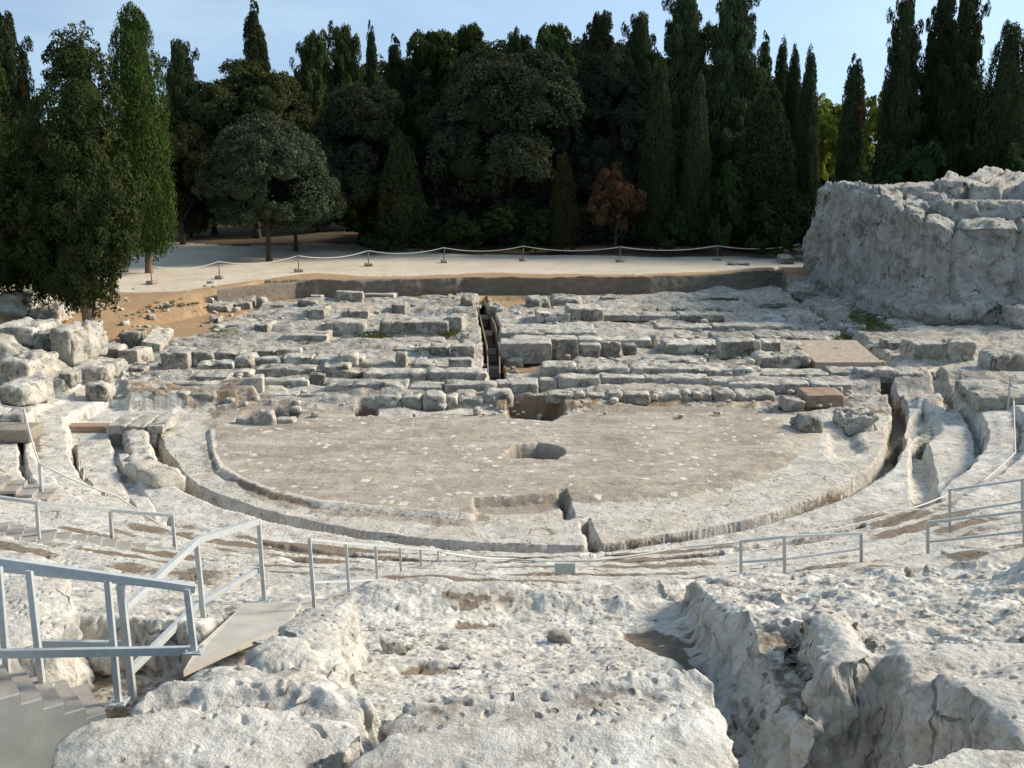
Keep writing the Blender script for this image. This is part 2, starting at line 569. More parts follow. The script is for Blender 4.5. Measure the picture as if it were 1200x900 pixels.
ORCH = world_poly([(250, 478), (246, 520), (252, 545), (285, 565), (310, 578), (370, 590), (450, 597), (500, 604), (553, 608), (557, 586), (620, 584),
                   (660, 580), (740, 579), (800, 573), (880, 557), (900, 545), (925, 530), (928, 500), (900, 480), (820, 474), (700, 478), (640, 486), (560, 482), (470, 486), (400, 480), (330, 476)], .18)


def sdf(P, X, Y):
    """signed distance, negative inside"""
    n = len(P)
    d2 = np.full(X.shape, 1e9); ins = np.zeros(X.shape, bool)
    for i in range(n):
        ax, ay = P[i]; bx, by = P[(i + 1) % n]
        ex, ey = bx - ax, by - ay
        px, py = X - ax, Y - ay
        t = np.clip((px * ex + py * ey) / (ex * ex + ey * ey + 1e-12), 0, 1)
        d2 = np.minimum(d2, (px - t * ex) ** 2 + (py - t * ey) ** 2)
        c = ((ay > Y) != (by > Y)) & (X < ex * (Y - ay) / (ey if abs(ey) > 1e-12 else 1e-12) + ax)
        ins ^= c
    d = np.sqrt(d2)
    return np.where(ins, -d, d)


def wp(*pts): return np.array(pts, float)


# each feature: polygon, edge softness, edge raggedness, mode, value; mode 'set' = absolute height, 'add' = relative
FEAT = []
REGION_POLY = {}


def feat(name, poly, soft, rag, mode, val, tilt=(0, 0), soil=0.0, moss=0.0, region=None, ragsc=.5, dome=0.0):
    FEAT.append(dict(name=name, poly=poly, soft=soft, rag=rag, mode=mode, val=val, tilt=tilt, soil=soil, moss=moss, region=region, ragsc=ragsc, dome=dome))


# --- seats of the foreground (heights above the orchestra)
feat('centre plateau', wp((-2.0, 6.2), (1.5, 6.2), (1.75, 9.5), (1.9, 11.6), (1.2, 12.4), (-1.9, 12.3), (-1.85, 10), (-1.7, 8.0)), .18, .15, 'add', -.12)
feat('left outcrop', world_poly([(300, 742), (345, 708), (408, 694), (419, 706), (412, 740), (405, 790), (380, 800), (290, 800)], 3.95), .05, .06, 'set', 3.95, region='outcrop', dome=.1)
feat('ridge', world_poly([(400, 690), (418, 673), (520, 671), (640, 674), (700, 684), (760, 690), (760, 704), (600, 700), (420, 706)], 2.92), .40, .15, 'set', 2.93, dome=.05)
feat('right plateau', wp((2.03, 11.7), (2.3, 12.3), (5, 12.2), (7, 11.5), (7, 6.2), (3.1, 5.6), (2.85, 6.3), (2.75, 7.3), (2.4, 7.4), (1.95, 8.0), (1.98, 9.5)), .1, .1, 'add', .32)
feat('trench', wp((1.95, 11.7), (1.72, 10.2), (1.5, 8.2), (1.33, 6.4), (1.2, 4.9), (1.15, 3.0), (1.7, 3.2), (2.0, 4.9), (2.7, 5.45), (2.92, 6.0), (2.72, 6.7), (2.72, 7.2), (2.5, 7.15), (2.36, 7.08), (2.2, 6.9), (2.0, 6.82), (1.96, 7.4), (1.95, 8.3), (1.98, 10), (2.04, 11.6)), .15, .08, 'set', 3.45, tilt=(0, -.13), soil=.3, ragsc=1.1)
feat('row one left', world_poly([(42, 898), (60, 864), (98, 839), (170, 831), (260, 828), (340, 830), (410, 842), (436, 862), (412, 884), (378, 898), (350, 960), (60, 960)], 5.2), .06, .08, 'set', 5.24, tilt=(0, .16), region='row one left', ragsc=.35, dome=.10)
feat('row one centre', world_poly([(372, 902), (400, 878), (450, 852), (520, 840), (600, 836), (700, 830), (838, 826), (850, 850), (868, 880), (886, 900), (910, 990), (350, 990)], 5.24), .05, .07, 'set', 5.22, tilt=(0, .16), region='row one centre', ragsc=.35, dome=.08)
feat('front sliver', world_poly([(-60, 893), (60, 888), (150, 892), (215, 896), (240, 930), (-60, 960)], 5.45), .06, .06, 'set', 5.42, region='front sliver', ragsc=.3, dome=.08)
feat('row two left', world_poly([(160, 802), (215, 791), (300, 792), (400, 798), (445, 808), (452, 832), (430, 862), (130, 862)], 4.85), .06, .08, 'set', 4.86, tilt=(0, .16), region='row two left', ragsc=.35, dome=.08)
feat('row two centre', world_poly([(452, 828), (480, 810), (560, 800), (640, 796), (740, 794), (815, 791), (842, 803), (852, 850), (440, 862)], 4.93), .05, .07, 'set', 4.97, tilt=(0, .16), region='row two centre', ragsc=.35, dome=.08)
feat('row three left', world_poly([(222, 770), (290, 757), (350, 764), (408, 786), (415, 812), (210, 812)], 4.45), .10, .12, 'set', 4.42, region='row three left', ragsc=.3, dome=.1)
feat('row four left', world_poly([(285, 745), (318, 732), (362, 738), (386, 756), (392, 775), (275, 775)], 4.2), .10, .1, 'set', 4.22, region='row four left', ragsc=.3, dome=.1)
feat('hole between rows', world_poly([(418, 850), (430, 828), (458, 822), (462, 840), (440, 860)], 4.8), .06, .05, 'set', 4.45, soil=.3)
feat('front rim right', world_poly([(1025, 905), (1055, 880), (1125, 868), (1260, 868), (1300, 980), (1000, 980)], 5.0), .08, .08, 'set', 5.02, region='row one right', ragsc=.3, dome=.06)
feat('row two right', wp((2.85, 6.35), (3.0, 5.75), (4.0, 5.6), (5.2, 5.5), (5.2, 6.3), (3.4, 6.75)), .1, .1, 'set', 4.75, region='row two right', ragsc=.3, dome=.08)
feat('row three right', wp((2.78, 6.8), (3.4, 6.85), (5.4, 6.4), (6.0, 7.1), (4.2, 7.6), (2.85, 7.5)), .1, .1, 'set', 4.5, region='row three right', ragsc=.3, dome=.08)
feat('shelf', wp((2.04, 8.6), (2.03, 7.0), (2.22, 6.95), (2.34, 7.4), (2.5, 8.2)), .08, .08, 'set', 4.0, soil=.55)
feat('rocky spur', wp((2.3, 8.0), (2.3, 7.15), (2.42, 7.12), (2.74, 7.25), (2.76, 7.9), (2.5, 8.3)), .06, .08, 'set', 4.50, region='spur', ragsc=.25, dome=.12)
feat('stair pit', wp((-5.2, 10.4), (-2.9, 10.2), (-2.0, 8.7), (-2.3, 7.6), (-2.6, 5.3), (-3.1, 4.7), (-6.5, 5.0), (-7.5, 8)), .12, .15, 'set', 2.85, tilt=(0, -.02), soil=.55, moss=.2)
feat('ramp bed', world_poly([(200, 806), (222, 750), (282, 700), (362, 700), (342, 742), (272, 778), (228, 808)], 3.3), .12, .05, 'set', 2.98, tilt=(0, -.2), soil=.3)
feat('pit rock left', world_poly([(-30, 690), (30, 668), (72, 672), (90, 700), (80, 725), (55, 752), (-30, 800)], 3.7), .06, .08, 'set', 3.75, region='pit rock', dome=.1)
# soil in hollows of the plateau
feat('soil a', world_poly([(462, 778), (490, 766), (532, 770), (530, 790), (505, 804), (470, 803)], 3.5), .08, .08, 'add', -.09, soil=.8)
feat('soil b', world_poly([(728, 722), (770, 718), (800, 748), (824, 796), (782, 798), (748, 772), (730, 748)], 3.1), .08, .08, 'add', -.06, soil=.9)
feat('soil c', world_poly([(632, 732), (660, 727), (688, 738), (680, 750), (640, 752)], 2.98), .1, .1, 'add', -.06, soil=.6)
feat('soil d', world_poly([(485, 702), (620, 697), (615, 708), (540, 712)], 2.8), .15, .1, 'add', -.03, soil=.55)
feat('soil e', world_poly([(540, 723), (575, 719), (580, 731), (545, 734)], 2.88), .1, .1, 'add', -.04, soil=.6)
feat('soil f', world_poly([(905, 725), (965, 722), (965, 742), (905, 742)], 3.65), .1, .1, 'add', -.05, soil=.55)
feat('hole right', world_poly([(982, 670), (1000, 664), (1008, 690), (995, 702), (985, 695)], 2.9), .06, .06, 'add', -.35, soil=.3)
feat('hole far right', world_poly([(1060, 695), (1078, 692), (1080, 708), (1062, 710)], 2.9), .05, .04, 'add', -.3)
feat('boulder right', wp((5.1, 9.7), (6.2, 9.4), (6.6, 10.4), (5.4, 10.9)), .2, .2, 'add', .3, dome=.15)
# --- orchestra and its walk
feat('orchestra', ORCH, .22, .25, 'set', .10, region='orchestra', ragsc=.6)
feat('row two dirt', wp((-2.2, 5.2), (1.3, 5.2), (1.3, 5.82), (.6, 5.9), (-.3, 5.82), (-1.1, 5.95), (-2.2, 6.0)), .08, .16, 'add', -.07, soil=.46)  # soil tint paints the shade behind the front row's lip
feat('curb', world_poly([(243, 503), (247, 530), (254, 549), (287, 568), (318, 581), (372, 592), (452, 599), (520, 606), (552, 609), (552, 603), (520, 600), (452, 594), (372, 586), (320, 575), (290, 563), (259, 546), (252, 528), (249, 503)], .1), .06, .08, 'add', .045, region='ring', ragsc=.8)
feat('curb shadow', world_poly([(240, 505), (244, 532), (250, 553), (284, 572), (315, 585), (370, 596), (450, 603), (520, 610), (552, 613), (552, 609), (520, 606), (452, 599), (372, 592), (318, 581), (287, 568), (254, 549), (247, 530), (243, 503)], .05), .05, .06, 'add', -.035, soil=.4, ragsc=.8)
feat('niche', world_poly([(557, 608), (556, 587), (640, 582), (660, 580), (668, 607)], .05), .04, .03, 'set', -.12, soil=.35)
feat('oval pit', world_poly([(590, 531), (605, 519), (630, 516), (652, 519), (662, 526), (650, 533)], .2), .08, .06, 'set', -.55, soil=.9)
feat('groove a', world_poly([(655, 579), (662, 578), (672, 607), (665, 609)], 0), .06, .04, 'add', -.28, soil=.4)
feat('groove b', world_poly([(679, 612), (690, 610), (706, 648), (694, 652)], 0), .06, .05, 'add', -.45, soil=.4)
feat('drain pit', world_poly([(676, 676), (684, 660), (705, 656), (716, 672), (700, 680)], .4), .06, .06, 'set', -.15, soil=.5)
feat('left radial cut', world_poly([(129, 507), (133, 530), (142, 560), (154, 590), (166, 622), (186, 652), (207, 652), (197, 620), (182, 592), (167, 577), (161, 560), (151, 530), (146, 507)], .1), .07, .05, 'set', -.02, tilt=(0, -.05), soil=.42, moss=.25)
feat('left radial step a', world_poly([(136, 535), (152, 535), (160, 556), (142, 556)], .1), .05, .05, 'set', .18, soil=.1)
feat('left radial step b', world_poly([(150, 585), (176, 585), (186, 606), (160, 606)], .2), .05, .05, 'set', .28, soil=.2)
feat('left wide cut', world_poly([(82, 515), (87, 515), (90, 543), (104, 566), (126, 582), (156, 594), (154, 600), (121, 591), (98, 574), (83, 547)], .3), .05, .04, 'add', -.42, soil=.5)
feat('left outer cut', world_poly([(23, 520), (27, 520), (30, 560), (48, 592), (44, 592), (25, 565)], .6), .05, .04, 'add', -.35, soil=.5)
feat('right arc cut', world_poly([(1127, 478), (1133, 478), (1151, 508), (1151, 540), (1130, 566), (1099, 590), (1050, 606), (1003, 622), (930, 640), (930, 635), (1000, 617), (1048, 600), (1094, 584), (1123, 562), (1144, 537), (1144, 510)], .2), .06, .05, 'add', -.38, soil=.35)
feat('right radial cut', world_poly([(1068, 515), (1084, 508), (1096, 560), (1096, 622), (1070, 624)], .15), .08, .05, 'set', -.25, tilt=(0, -.05), soil=.3)
feat('right fork cut', world_poly([(1040, 512), (1052, 520), (1075, 500), (1090, 484), (1082, 478), (1062, 496)], .1), .08, .06, 'add', -.35, soil=.2, moss=.2)
feat('right hollow', world_poly([(1075, 490), (1095, 480), (1100, 500), (1085, 512), (1068, 512)], .2), .2, .15, 'add', -.25, moss=.55)
feat('right hollow b', world_poly([(968, 508), (1000, 500), (1012, 525), (975, 532)], .1), .2, .15, 'add', -.2, soil=.2)
feat('row groove a', world_poly([(455, 666), (600, 670.5), (690, 671.5), (690, 675), (600, 674.5), (455, 670)], .7), .05, .06, 'add', -.32, soil=.8, ragsc=.6)
feat('row groove b', world_poly([(705, 671), (760, 668), (845, 655), (846, 659), (760, 671.5), (705, 675)], .7), .05, .06, 'add', -.32, soil=.8, ragsc=.6)
feat('row groove c', world_poly([(520, 652), (620, 657), (760, 655), (860, 646), (860, 648.5), (760, 658), (620, 660), (520, 655)], .5), .05, .05, 'add', -.2, soil=.7, ragsc=.6)
feat('brown strip a', world_poly([(298, 622), (345, 632), (412, 645), (440, 657), (350, 650), (298, 638)], .8), .15, .2, 'add', -.14, soil=.8)
feat('brown strip b', world_poly([(330, 652), (400, 662), (420, 672), (340, 672)], 1.2), .15, .2, 'add', -.1, soil=.7)
feat('row groove d', world_poly([(860, 650), (960, 634), (1010, 622), (1010, 626), (960, 639), (860, 654)], .7), .05, .08, 'add', -.25, soil=.7, ragsc=.6)
# --- ground of the stage building
feat('stage shelf', wp((-15, 38.0), (-1.6, 38.6), (-1.4, 42), (-1.4, 60.5), (-14, 60.5), (-17, 46)), .25, .3, 'set', .55)
feat('stage bench', world_poly([(140, 440), (190, 428), (300, 432), (300, 460), (150, 468)], .45), .12, .12, 'set', .50, tilt=(0, .03))
feat('stage shelf right', wp((-.6, 39.5), (13.5, 39.5), (17, 45), (17.5, 62), (-.8, 61)), .25, .3, 'set', .55)
feat('left room', world_poly([(384, 405), (540, 402), (540, 392), (384, 392)], .5), .1, .1, 'set', .42)
feat('left room grass', world_poly([(415, 396), (450, 391), (470, 395), (440, 400)], .5), .1, .1, 'add', 0, moss=.8)
feat('stage grass a', world_poly([(240, 396), (262, 388), (290, 390), (285, 398), (250, 400)], .6), .3, .2, 'add', .02, moss=.55)
feat('stage grass b', world_poly([(312, 399), (350, 395), (385, 402), (350, 405)], .6), .2, .2, 'add', .02, moss=.5)
feat('right chamber', world_poly([(586, 434), (592, 416), (648, 412), (768, 412), (764, 402), (700, 404), (690, 414), (680, 424), (636, 436)], .35), .1, .06, 'set', .02, soil=.75)
feat('stair trench', world_poly([(557, 350), (569, 347), (584, 378), (589, 400), (590, 436), (568, 438), (567, 400), (562, 375)], .55), .08, .05, 'set', -.9, tilt=(0, .03), soil=.75)
feat('earth pocket', world_poly([(572, 349), (636, 348), (642, 360), (590, 366), (582, 362)], .5), .2, .15, 'set', .32, soil=1.0, region='earth pocket')
feat('front pit', world_poly([(597, 486), (594, 462), (655, 466), (662, 480), (645, 489)], .2), .08, .06, 'set', -.75, soil=.9)
feat('square pit', world_poly([(417, 482), (419, 468), (440, 467), (441, 480)], .2), .06, .03, 'set', -.5, soil=.6)
feat('hollow left', world_poly([(280, 490), (290, 480), (325, 476), (350, 480), (340, 492)], .2), .15, .12, 'set', -.12, soil=.8)
feat('gutter', world_poly([(903, 330), (912, 328), (1046, 418), (1034, 422)], .6), .12, .08, 'add', -.4, soil=.35)
feat('rock basin', world_poly([(934, 378), (940, 371), (958, 372), (962, 377), (950, 380)], .55), .1, .06, 'add', -.25, moss=.3)
feat('rock basin b', world_poly([(970, 400), (975, 391), (990, 390), (1003, 404), (985, 408)], .55), .1, .06, 'add', -.35, moss=.3)
feat('grass by cliff', world_poly([(985, 362), (1010, 358), (1060, 388), (1050, 394), (1000, 378)], .6), .3, .3, 'add', .03, moss=.6)
feat('right floor stain', world_poly([(920, 404), (1000, 398), (1030, 420), (960, 424)], .55), .1, .1, 'add', 0, soil=.2)
feat('right walk cut', world_poly([(1090, 445), (1100, 440), (1126, 466), (1112, 470)], .4), .1, .06, 'add', -.35, soil=.3)


def bank_y(X):
    """line of the earth bank behind the stage: the ground beyond it is the terrace"""
    xs = [-60, -22, -17.5, -14.5, -12, -3.2, -2.8, 2, 8, 13.5, 16.5, 60]
    ys = [47, 49.5, 51.5, 56, 59.5, 61.0, 61.4, 61.0, 61.6, 63.5, 65.5, 66]
    return np.interp(X, xs, ys)


def terrain(X, Y, detail=True):
    """height, soil, moss, region id"""
    th, r = polar(X, Y)
    r1 = R_IN(th); r2 = R_2(th)
    soil = np.zeros(X.shape); moss = np.zeros(X.shape); reg = np.zeros(X.shape, int)
    wob = fbm2(X, Y, 1.3, 4, 3) * .10 + fbm2(X, Y, .35, 3, 9) * .05
    rr = r - r2 + wob
    # cavea: a cone of worn rows
    flat = .12 + .88 * (1 - sm(30, 35, Y))
    u = np.maximum(rr, 0)
    UK = [0, 3.6, 6.1, 7.6, 11.1, 13.6, 16.5, 40]
    ZK = [.32, 1.35, 2.2, 2.72, 3.68, 4.38, 4.75, 5.6]
    zc = .32 + (np.interp(u, UK, ZK) - .32) * flat
    row = 1.0
    k = np.floor(u / row); f = u / row - k
    zt = .32 + (np.interp(row * (k + sm(.0, .16, f)), UK, ZK) - .32) * flat
    worn = .8 * sm(12.9, 13.9, Y)
    zc = zc + (zt - zc) * worn
    z = np.where(rr > 0, zc, .08)
    z = z + (sm(-.02, .05, rr) - 1) * .0
    # walk beyond the channel is a little lower than the step
    # ring pavement & channel
    wch = .5
    open_ = np.where(X < 0, sm(32.9, 32.5, Y), sm(39.5, 38.8, Y))
    q = r - r1 + wob * .25
    ring = sm(.06, -.02, q)
    z = np.where(q < .25, .02 * ring + z * (1 - ring), z)
    chan = sm(-.05, .05, q) * sm(wch + .05, wch - .06, q) * open_
    z = z + (-.55 - z) * chan
    soil = np.maximum(soil, chan * .55)
    reg = np.where((q < 0), 2, reg)
    # stage zone
    st = sm(33.6, 34.6, Y + fbm2(X, Y, 2.2, 3, 5) * .8)
    zs = .12 + .22 * sm(34.5, 37.5, Y) + .2 * sm(38, 44, Y)
    inside_stage = st * sm(15.2, 13.2, np.abs(X - .4) + (Y < 39) * 0 - sm(39, 46, Y) * 3.2) * (1 - chan)
    z = z * (1 - inside_stage) + zs * inside_stage
    reg = np.where(inside_stage > .5, 3, reg)
    # right of the stage: nearly level rock
    rt = sm(34, 38, Y) * sm(12.5, 14.5, X)
    z = z + (.45 + .05 * (X - 14) - z) * rt * (1 - chan)
    reg = np.where(rt > .5, 3, reg)
    # left mound of broken rock
    L = wp((-14.6, 34.3), (-15.6, 38), (-17.0, 41), (-19, 43.5), (-20.5, 50), (-60, 54), (-60, 33), (-17, 33.4))
    dm = sdf(L, X, Y) + fbm2(X, Y, 1.6, 4, 21) * .8
    mz = .55 + np.clip(-dm, 0, 6) * .33 + .30 * sm(0, -.25, dm)
    stepm = .45
    mzq = np.floor(mz / stepm) * stepm + stepm * sm(.25, .75, mz / stepm - np.floor(mz / stepm))
    mz = mz * .3 + mzq * .7
    mm = sm(.12, -.12, dm)
    z = z * (1 - mm) + np.maximum(z, mz) * mm
    reg = np.where(mm > .5, 3, reg)
    # rubble line between orchestra and stage
    rub = sm(33.0, 33.8, Y) * sm(36.4, 35.2, Y) * sm(14, 12.5, np.abs(X))
    z = z + rub * np.maximum(fbm2(X * .5, Y, .9, 4, 31), -.1) * .2
    # terrace behind the bank
    by = bank_y(X)
    tb = np.where(X < -13, sm(-4.5, 2.5, Y - by + fbm2(X, Y, 3, 3, 41) * 1.2), sm(-.12, .12, Y - by))
    zt2 = 1.45 + .0 * X + sm(76, 100, Y) * .9 + fbm2(X, Y, 6, 3, 43) * .08
    z = z * (1 - tb) + zt2 * tb
    lefte = sm(-12.5, -14.5, X)
    earth = (tb > .05) | ((Y > by - 1.5) & (X < 8)) | ((X < -13.5) & (Y > 45.5 + (-14 - X) * -.4) & (Y < by + 2))
    pathline = by + 2.2 + fbm2(X, Y, 3, 3, 45) * 1.0 + sm(-6, -12, X) * 2.2
    reg = np.where(earth, 4, reg)
    reg = np.where(earth & (Y > pathline), 5, reg)
    fl = 77 + fbm2(X, Y, 7, 3, 47) * 2.0 - sm(15, 24, X) * 9 + sm(-2, -12, X) * 7
    reg = np.where((Y > fl) & earth, 6, reg)
    soil = np.maximum(soil, sm(1.5, 0, np.abs(X + 6) - 9) * 0)
    # features
    for ft in FEAT:
        P = ft['poly']
        mg = ft['soft'] + ft['rag'] + .3
        bb = (X > P[:, 0].min() - mg) & (X < P[:, 0].max() + mg) & (Y > P[:, 1].min() - mg) & (Y < P[:, 1].max() + mg)
        if not bb.any(): continue
        x, y = X[bb], Y[bb]
        d = sdf(P, x, y) + fbm2(x, y, ft['ragsc'], 4, 51) * ft['rag'] + fbm2(x, y, ft['ragsc'] * .22, 2, 55) * ft['rag'] * .2
        w = sm(ft['soft'], -ft['soft'], d)
        cx, cy = P.mean(0)
        v = ft['val'] + ft['tilt'][0] * (x - cx) + ft['tilt'][1] * (y - cy)
        if ft['dome']:
            v = v - ft['dome'] * np.exp(-np.maximum(-d, 0) / (ft['soft'] * 2.2))
        zz = z[bb]
        if ft['mode'] == 'set': zz = zz * (1 - w) + v * w
        else: zz = zz + v * w
        z[bb] = zz
        s = soil[bb]
        s = s * (1 - w * (ft['mode'] == 'set')) if ft['mode'] == 'set' else s
        soil[bb] = np.maximum(s, w * ft['soil'])
        moss[bb] = np.maximum(moss[bb], w * ft['moss'])
        if ft['region'] is not None:
            rid = REGIONS.index(ft['region'])
            rg = reg[bb]; rg[d < ft['soft'] * .9] = rid; reg[bb] = rg
    if detail:
        rough = np.ones(X.shape)
        rough = np.where(reg == 1, .5, rough)
        rough = np.where(reg == 2, .55, rough)
        rough = np.where(reg >= 7, .45, rough)
        rough = np.where(reg == 0, .72, rough)
        rough = np.where((reg == 4) | (reg == 5) | (reg == 6), .25, rough)
        near = sm(15, 9, Y)
        z = z + fbm2(X, Y, 2.2, 4, 61) * .06 * rough
        n1 = fbm2(X, Y, .55, 5, 63, .55)
        z = z + n1 * (.055 + .015 * near) * rough
        # rubble plateaus: knobbly rock
        knob = sm(6.3, 7.0, Y) * sm(14.5, 12.5, Y) * (reg == 0)
        rid = 1 - np.abs(fbm2(X, Y, .26, 4, 65, .6)) * 2.4
        z = z + knob * (rid - .4) * np.where(X > 2, .036, .022)
        kn2 = fbm2(X, Y, .7, 3, 66)
        z = z + knob * np.where(X > 2, .7, .2) * np.abs(kn2) * .2
        soil = soil + knob * sm(.05, -.25, rid * .5 + n1 - .1) * .35
        # solution pits
        wx, wy = fbm2(X, Y, .22, 3, 68) * .16, fbm2(X, Y, .22, 3, 69) * .16
        c1, cell = worley2((X + wx) / .37, (Y + wy) / .31, 71)
        pm = (cell > .68) * sm(.40, .04, c1 / (.3 + (cell - .68) * 1.5)) * rough * (reg != 1)
        pm = pm * sm(-.05, .35, fbm2(X, Y, 1.6, 3, 73))
        z = z - pm * .055 * np.clip(1.4 - Y / 40, .5, 1)
        c2, cell2 = worley2((X + wx * .5) / .11, (Y + wy * .5) / .10, 75)
        pm2 = (cell2 > .6) * sm(.36, .05, c2 / (.5 + (cell2 - .6) * 1.6)) * near * (reg != 1) * sm(-.2, .3, fbm2(X, Y, .8, 3, 77))
        z = z - pm2 * .03
        soil = soil + pm * .22
        fr_ = np.maximum(rr, 0) / 1.0; fr_ = fr_ - np.floor(fr_)
        cen = sm(.85, .5, np.abs(th))
        lip_shade = sm(.27, .36, fr_) * sm(1.0, .7, fr_) * cen * (.62 - .3 * sm(2, 7, X)) + sm(.75, .95, fr_) * (1 - cen) * .35  # soil-coloured bands paint the dark shade between the seat rows
        soil = soil + (reg == 0) * (rr > 0) * lip_shade * sm(12.9, 13.9, Y) * (1 + .9 * fbm2(X, Y, 1.2, 3, 87))
        soil = soil + .42 * sm(.02, .45, fbm2(X, Y, 2.8, 5, 79)) * ((reg == 0) | (reg == 2)) * sm(7, 12, Y)
        soil = soil + .34 * sm(.0, .45, fbm2(X * .5, Y, 1.8, 5, 83)) * (reg == 3)
        # bedded ledges running along the stage
        led = fbm2(X * .30, Y, 1.5, 4, 89) * 5
        lf = np.floor(led); ledz = lf + sm(.35, .65, led - lf)
        z = z + (reg == 3) * ledz * .085
        soil = soil + (reg == 3) * sm(.62, .85, led - lf) * .12
        soil = soil + rub * .32
        z = z + (reg == 3) * (np.abs(fbm2(X * .6, Y, .9, 4, 85)) - .15) * .16
    return z, soil, moss, reg


REGIONS = ['seating', 'orchestra', 'ring', 'stage', 'earth', 'path', 'forest', 'row one left', 'row one centre', 'row two left', 'row two centre',
           'row three left', 'row four left', 'row one right', 'row two right', 'row three right', 'spur', 'outcrop', 'pit rock', 'earth pocket', 'front sliver']


def hz(X, Y):
    z, *_ = terrain(np.array([float(X)]), np.array([float(Y)]), False)
    return float(z[0])


def ground(x, y, dz=0.0, z0=.5, n=6):
    """the ground point seen in direction (x, y)"""
    z = z0
    for _ in range(n):
        p = W(x, y, z)
        z = .5 * z + .5 * hz(p[0], p[1])
    return np.array([p[0], p[1], z + dz])


def build_terrain():
    tin = np.arange(-.56, .5601, 1.3 / F)
    ext = .56 + np.cumsum(np.linspace(.002, .03, 34))
    T = np.concatenate([-ext[::-1], tin, ext])
    ys = [2.4]
    while ys[-1] < 150:
        d = ys[-1]
        Hh = 2.7 if d < 5.5 else np.interp(d, [5.5, 8, 14, 20, 60], [3.0, 4.4, 6, 7.6, 7.4])
        st = max(.012, 1.15 * d * d / (F * Hh))
        cap = .13 if d < 68 else (.13 + (d - 68) * .02)
        ys.append(d + min(st, cap) if d > 4 else d + .03)
    Yv = np.array(ys)
    X = T[None, :] * Yv[:, None] * 1.02
    Y = np.repeat(Yv[:, None], len(T), 1)
    shp = X.shape
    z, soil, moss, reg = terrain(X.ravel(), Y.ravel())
    V = np.stack([X.ravel(), Y.ravel(), z], 1)
    nr, nc = shp
    idx = np.arange(nr * nc).reshape(shp)
    Q = np.stack([idx[:-1, :-1], idx[:-1, 1:], idx[1:, 1:], idx[1:, :-1]], -1).reshape(-1, 4)
    # global vertex normals
    def normals():
        fn = np.cross(V[Q[:, 2]] - V[Q[:, 0]], V[Q[:, 3]] - V[Q[:, 1]])
        N = np.zeros_like(V)
        for kk in range(4):
            for ax in range(3):
                N[:, ax] += np.bincount(Q[:, kk], fn[:, ax], len(V))
        return N / (np.linalg.norm(N, axis=1)[:, None] + 1e-12)
    N = normals()
    # steep faces of cuts are broken rock: push them in and out along their normals
    sel = np.where((N[:, 2] < .72) & (reg != 5) & (reg != 6))[0]
    amt = sm(.72, .35, N[sel, 2]) * np.where(V[sel, 1] < 16, 1.0, .5) * np.where(reg[sel] == 1, .4, 1)
    dsp = fbm3(V[sel], .45, 4, 131, .55) * .20 + (np.abs(fbm3(V[sel], .16, 3, 133, .6)) - .2) * .12
    hv = N[sel].copy(); hv[:, 2] *= .3
    V[sel] += hv * (dsp * amt)[:, None]
    N = normals()
    fr = reg[Q].max(1)
    fr = np.where(fr >= 7, fr, reg[Q[:, 0]])
    print('terrain', shp, len(V))
    spec = {
        0: ('rock_seating', 'seat', None, None), 1: ('orchestra_floor', 'orch', None, None), 2: ('ring_pavement', 'ring', None, None),
        3: ('stage_bedrock', 'stage', None, None), 4: ('bare_earth', 'earth', None, None), 5: ('gravel_path', 'path', None, None),
        6: ('forest_floor', 'forest', None, None), 19: ('earth_pocket', 'earth', None, None),
        7: ('stone_row', 'seat', 'white pitted stone seat row at the bottom left, beside the grey stair panel', 'stone row'),
        8: ('stone_row', 'seat', 'longest white stone seat row along the bottom edge, left of the trench', 'stone row'),
        9: ('stone_row', 'seat', 'white seat row directly behind the bottom left row, in front of the stair railing', 'stone row'),
        10: ('stone_row', 'seat', 'white seat row just behind the longest front row, ending at the trench', 'stone row'),
        11: ('stone_row', 'seat', 'rounded white seat stub below the grey ramp board', 'stone row'),
        12: ('boulder', 'seat', 'small rounded white boulder touching the right side of the ramp board', 'boulder'),
        13: ('stone_row', 'seat', 'pale stone rim in the bottom right corner, before the shaded pit', 'stone row'),
        14: ('stone_row', 'seat', 'rounded grey seat end standing over the shaded pit, nearest the right edge', 'stone row'),
        15: ('stone_row', 'seat', 'pale seat row behind the rounded grey seat end over the pit', 'stone row'),
        16: ('rock_spur', 'seat', 'jagged grey rock spur between the long trench and the shaded pit', 'rock'),
        17: ('rock_outcrop', 'seat', 'white outcrop with a sunlit ochre side, right of the ramp board', 'rock'),
        18: ('rock_outcrop', 'seat', 'white rock with a brown broken side behind the metal stair railing at left edge', 'rock'),
        20: ('stone_row', 'seat', 'low white stone edge in the very bottom left corner, below the stair panel', 'stone row'),
    }
    for rid, (name, mat, lab, cat) in spec.items():
        fs = Q[fr == rid]
        if not len(fs): continue
        u, inv = np.unique(fs, return_inverse=True)
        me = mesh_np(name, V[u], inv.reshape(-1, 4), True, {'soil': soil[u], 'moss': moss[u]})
        me.normals_split_custom_set_from_vertices([tuple(n) for n in N[u]])
        o = link(name, me, M[mat])
        if lab: tag(o, lab, cat)
        else: tag(o, kind='structure')


build_terrain()

# far ground out to the horizon, below the terrace
mb = MB()
mb.add([(-4000, 118, 1.2), (4000, 118, 1.2), (4000, 5000, 1.2), (-4000, 5000, 1.2)], [(0, 1, 2, 3)])
tag(mb.build('ground', M['far']), kind='structure')


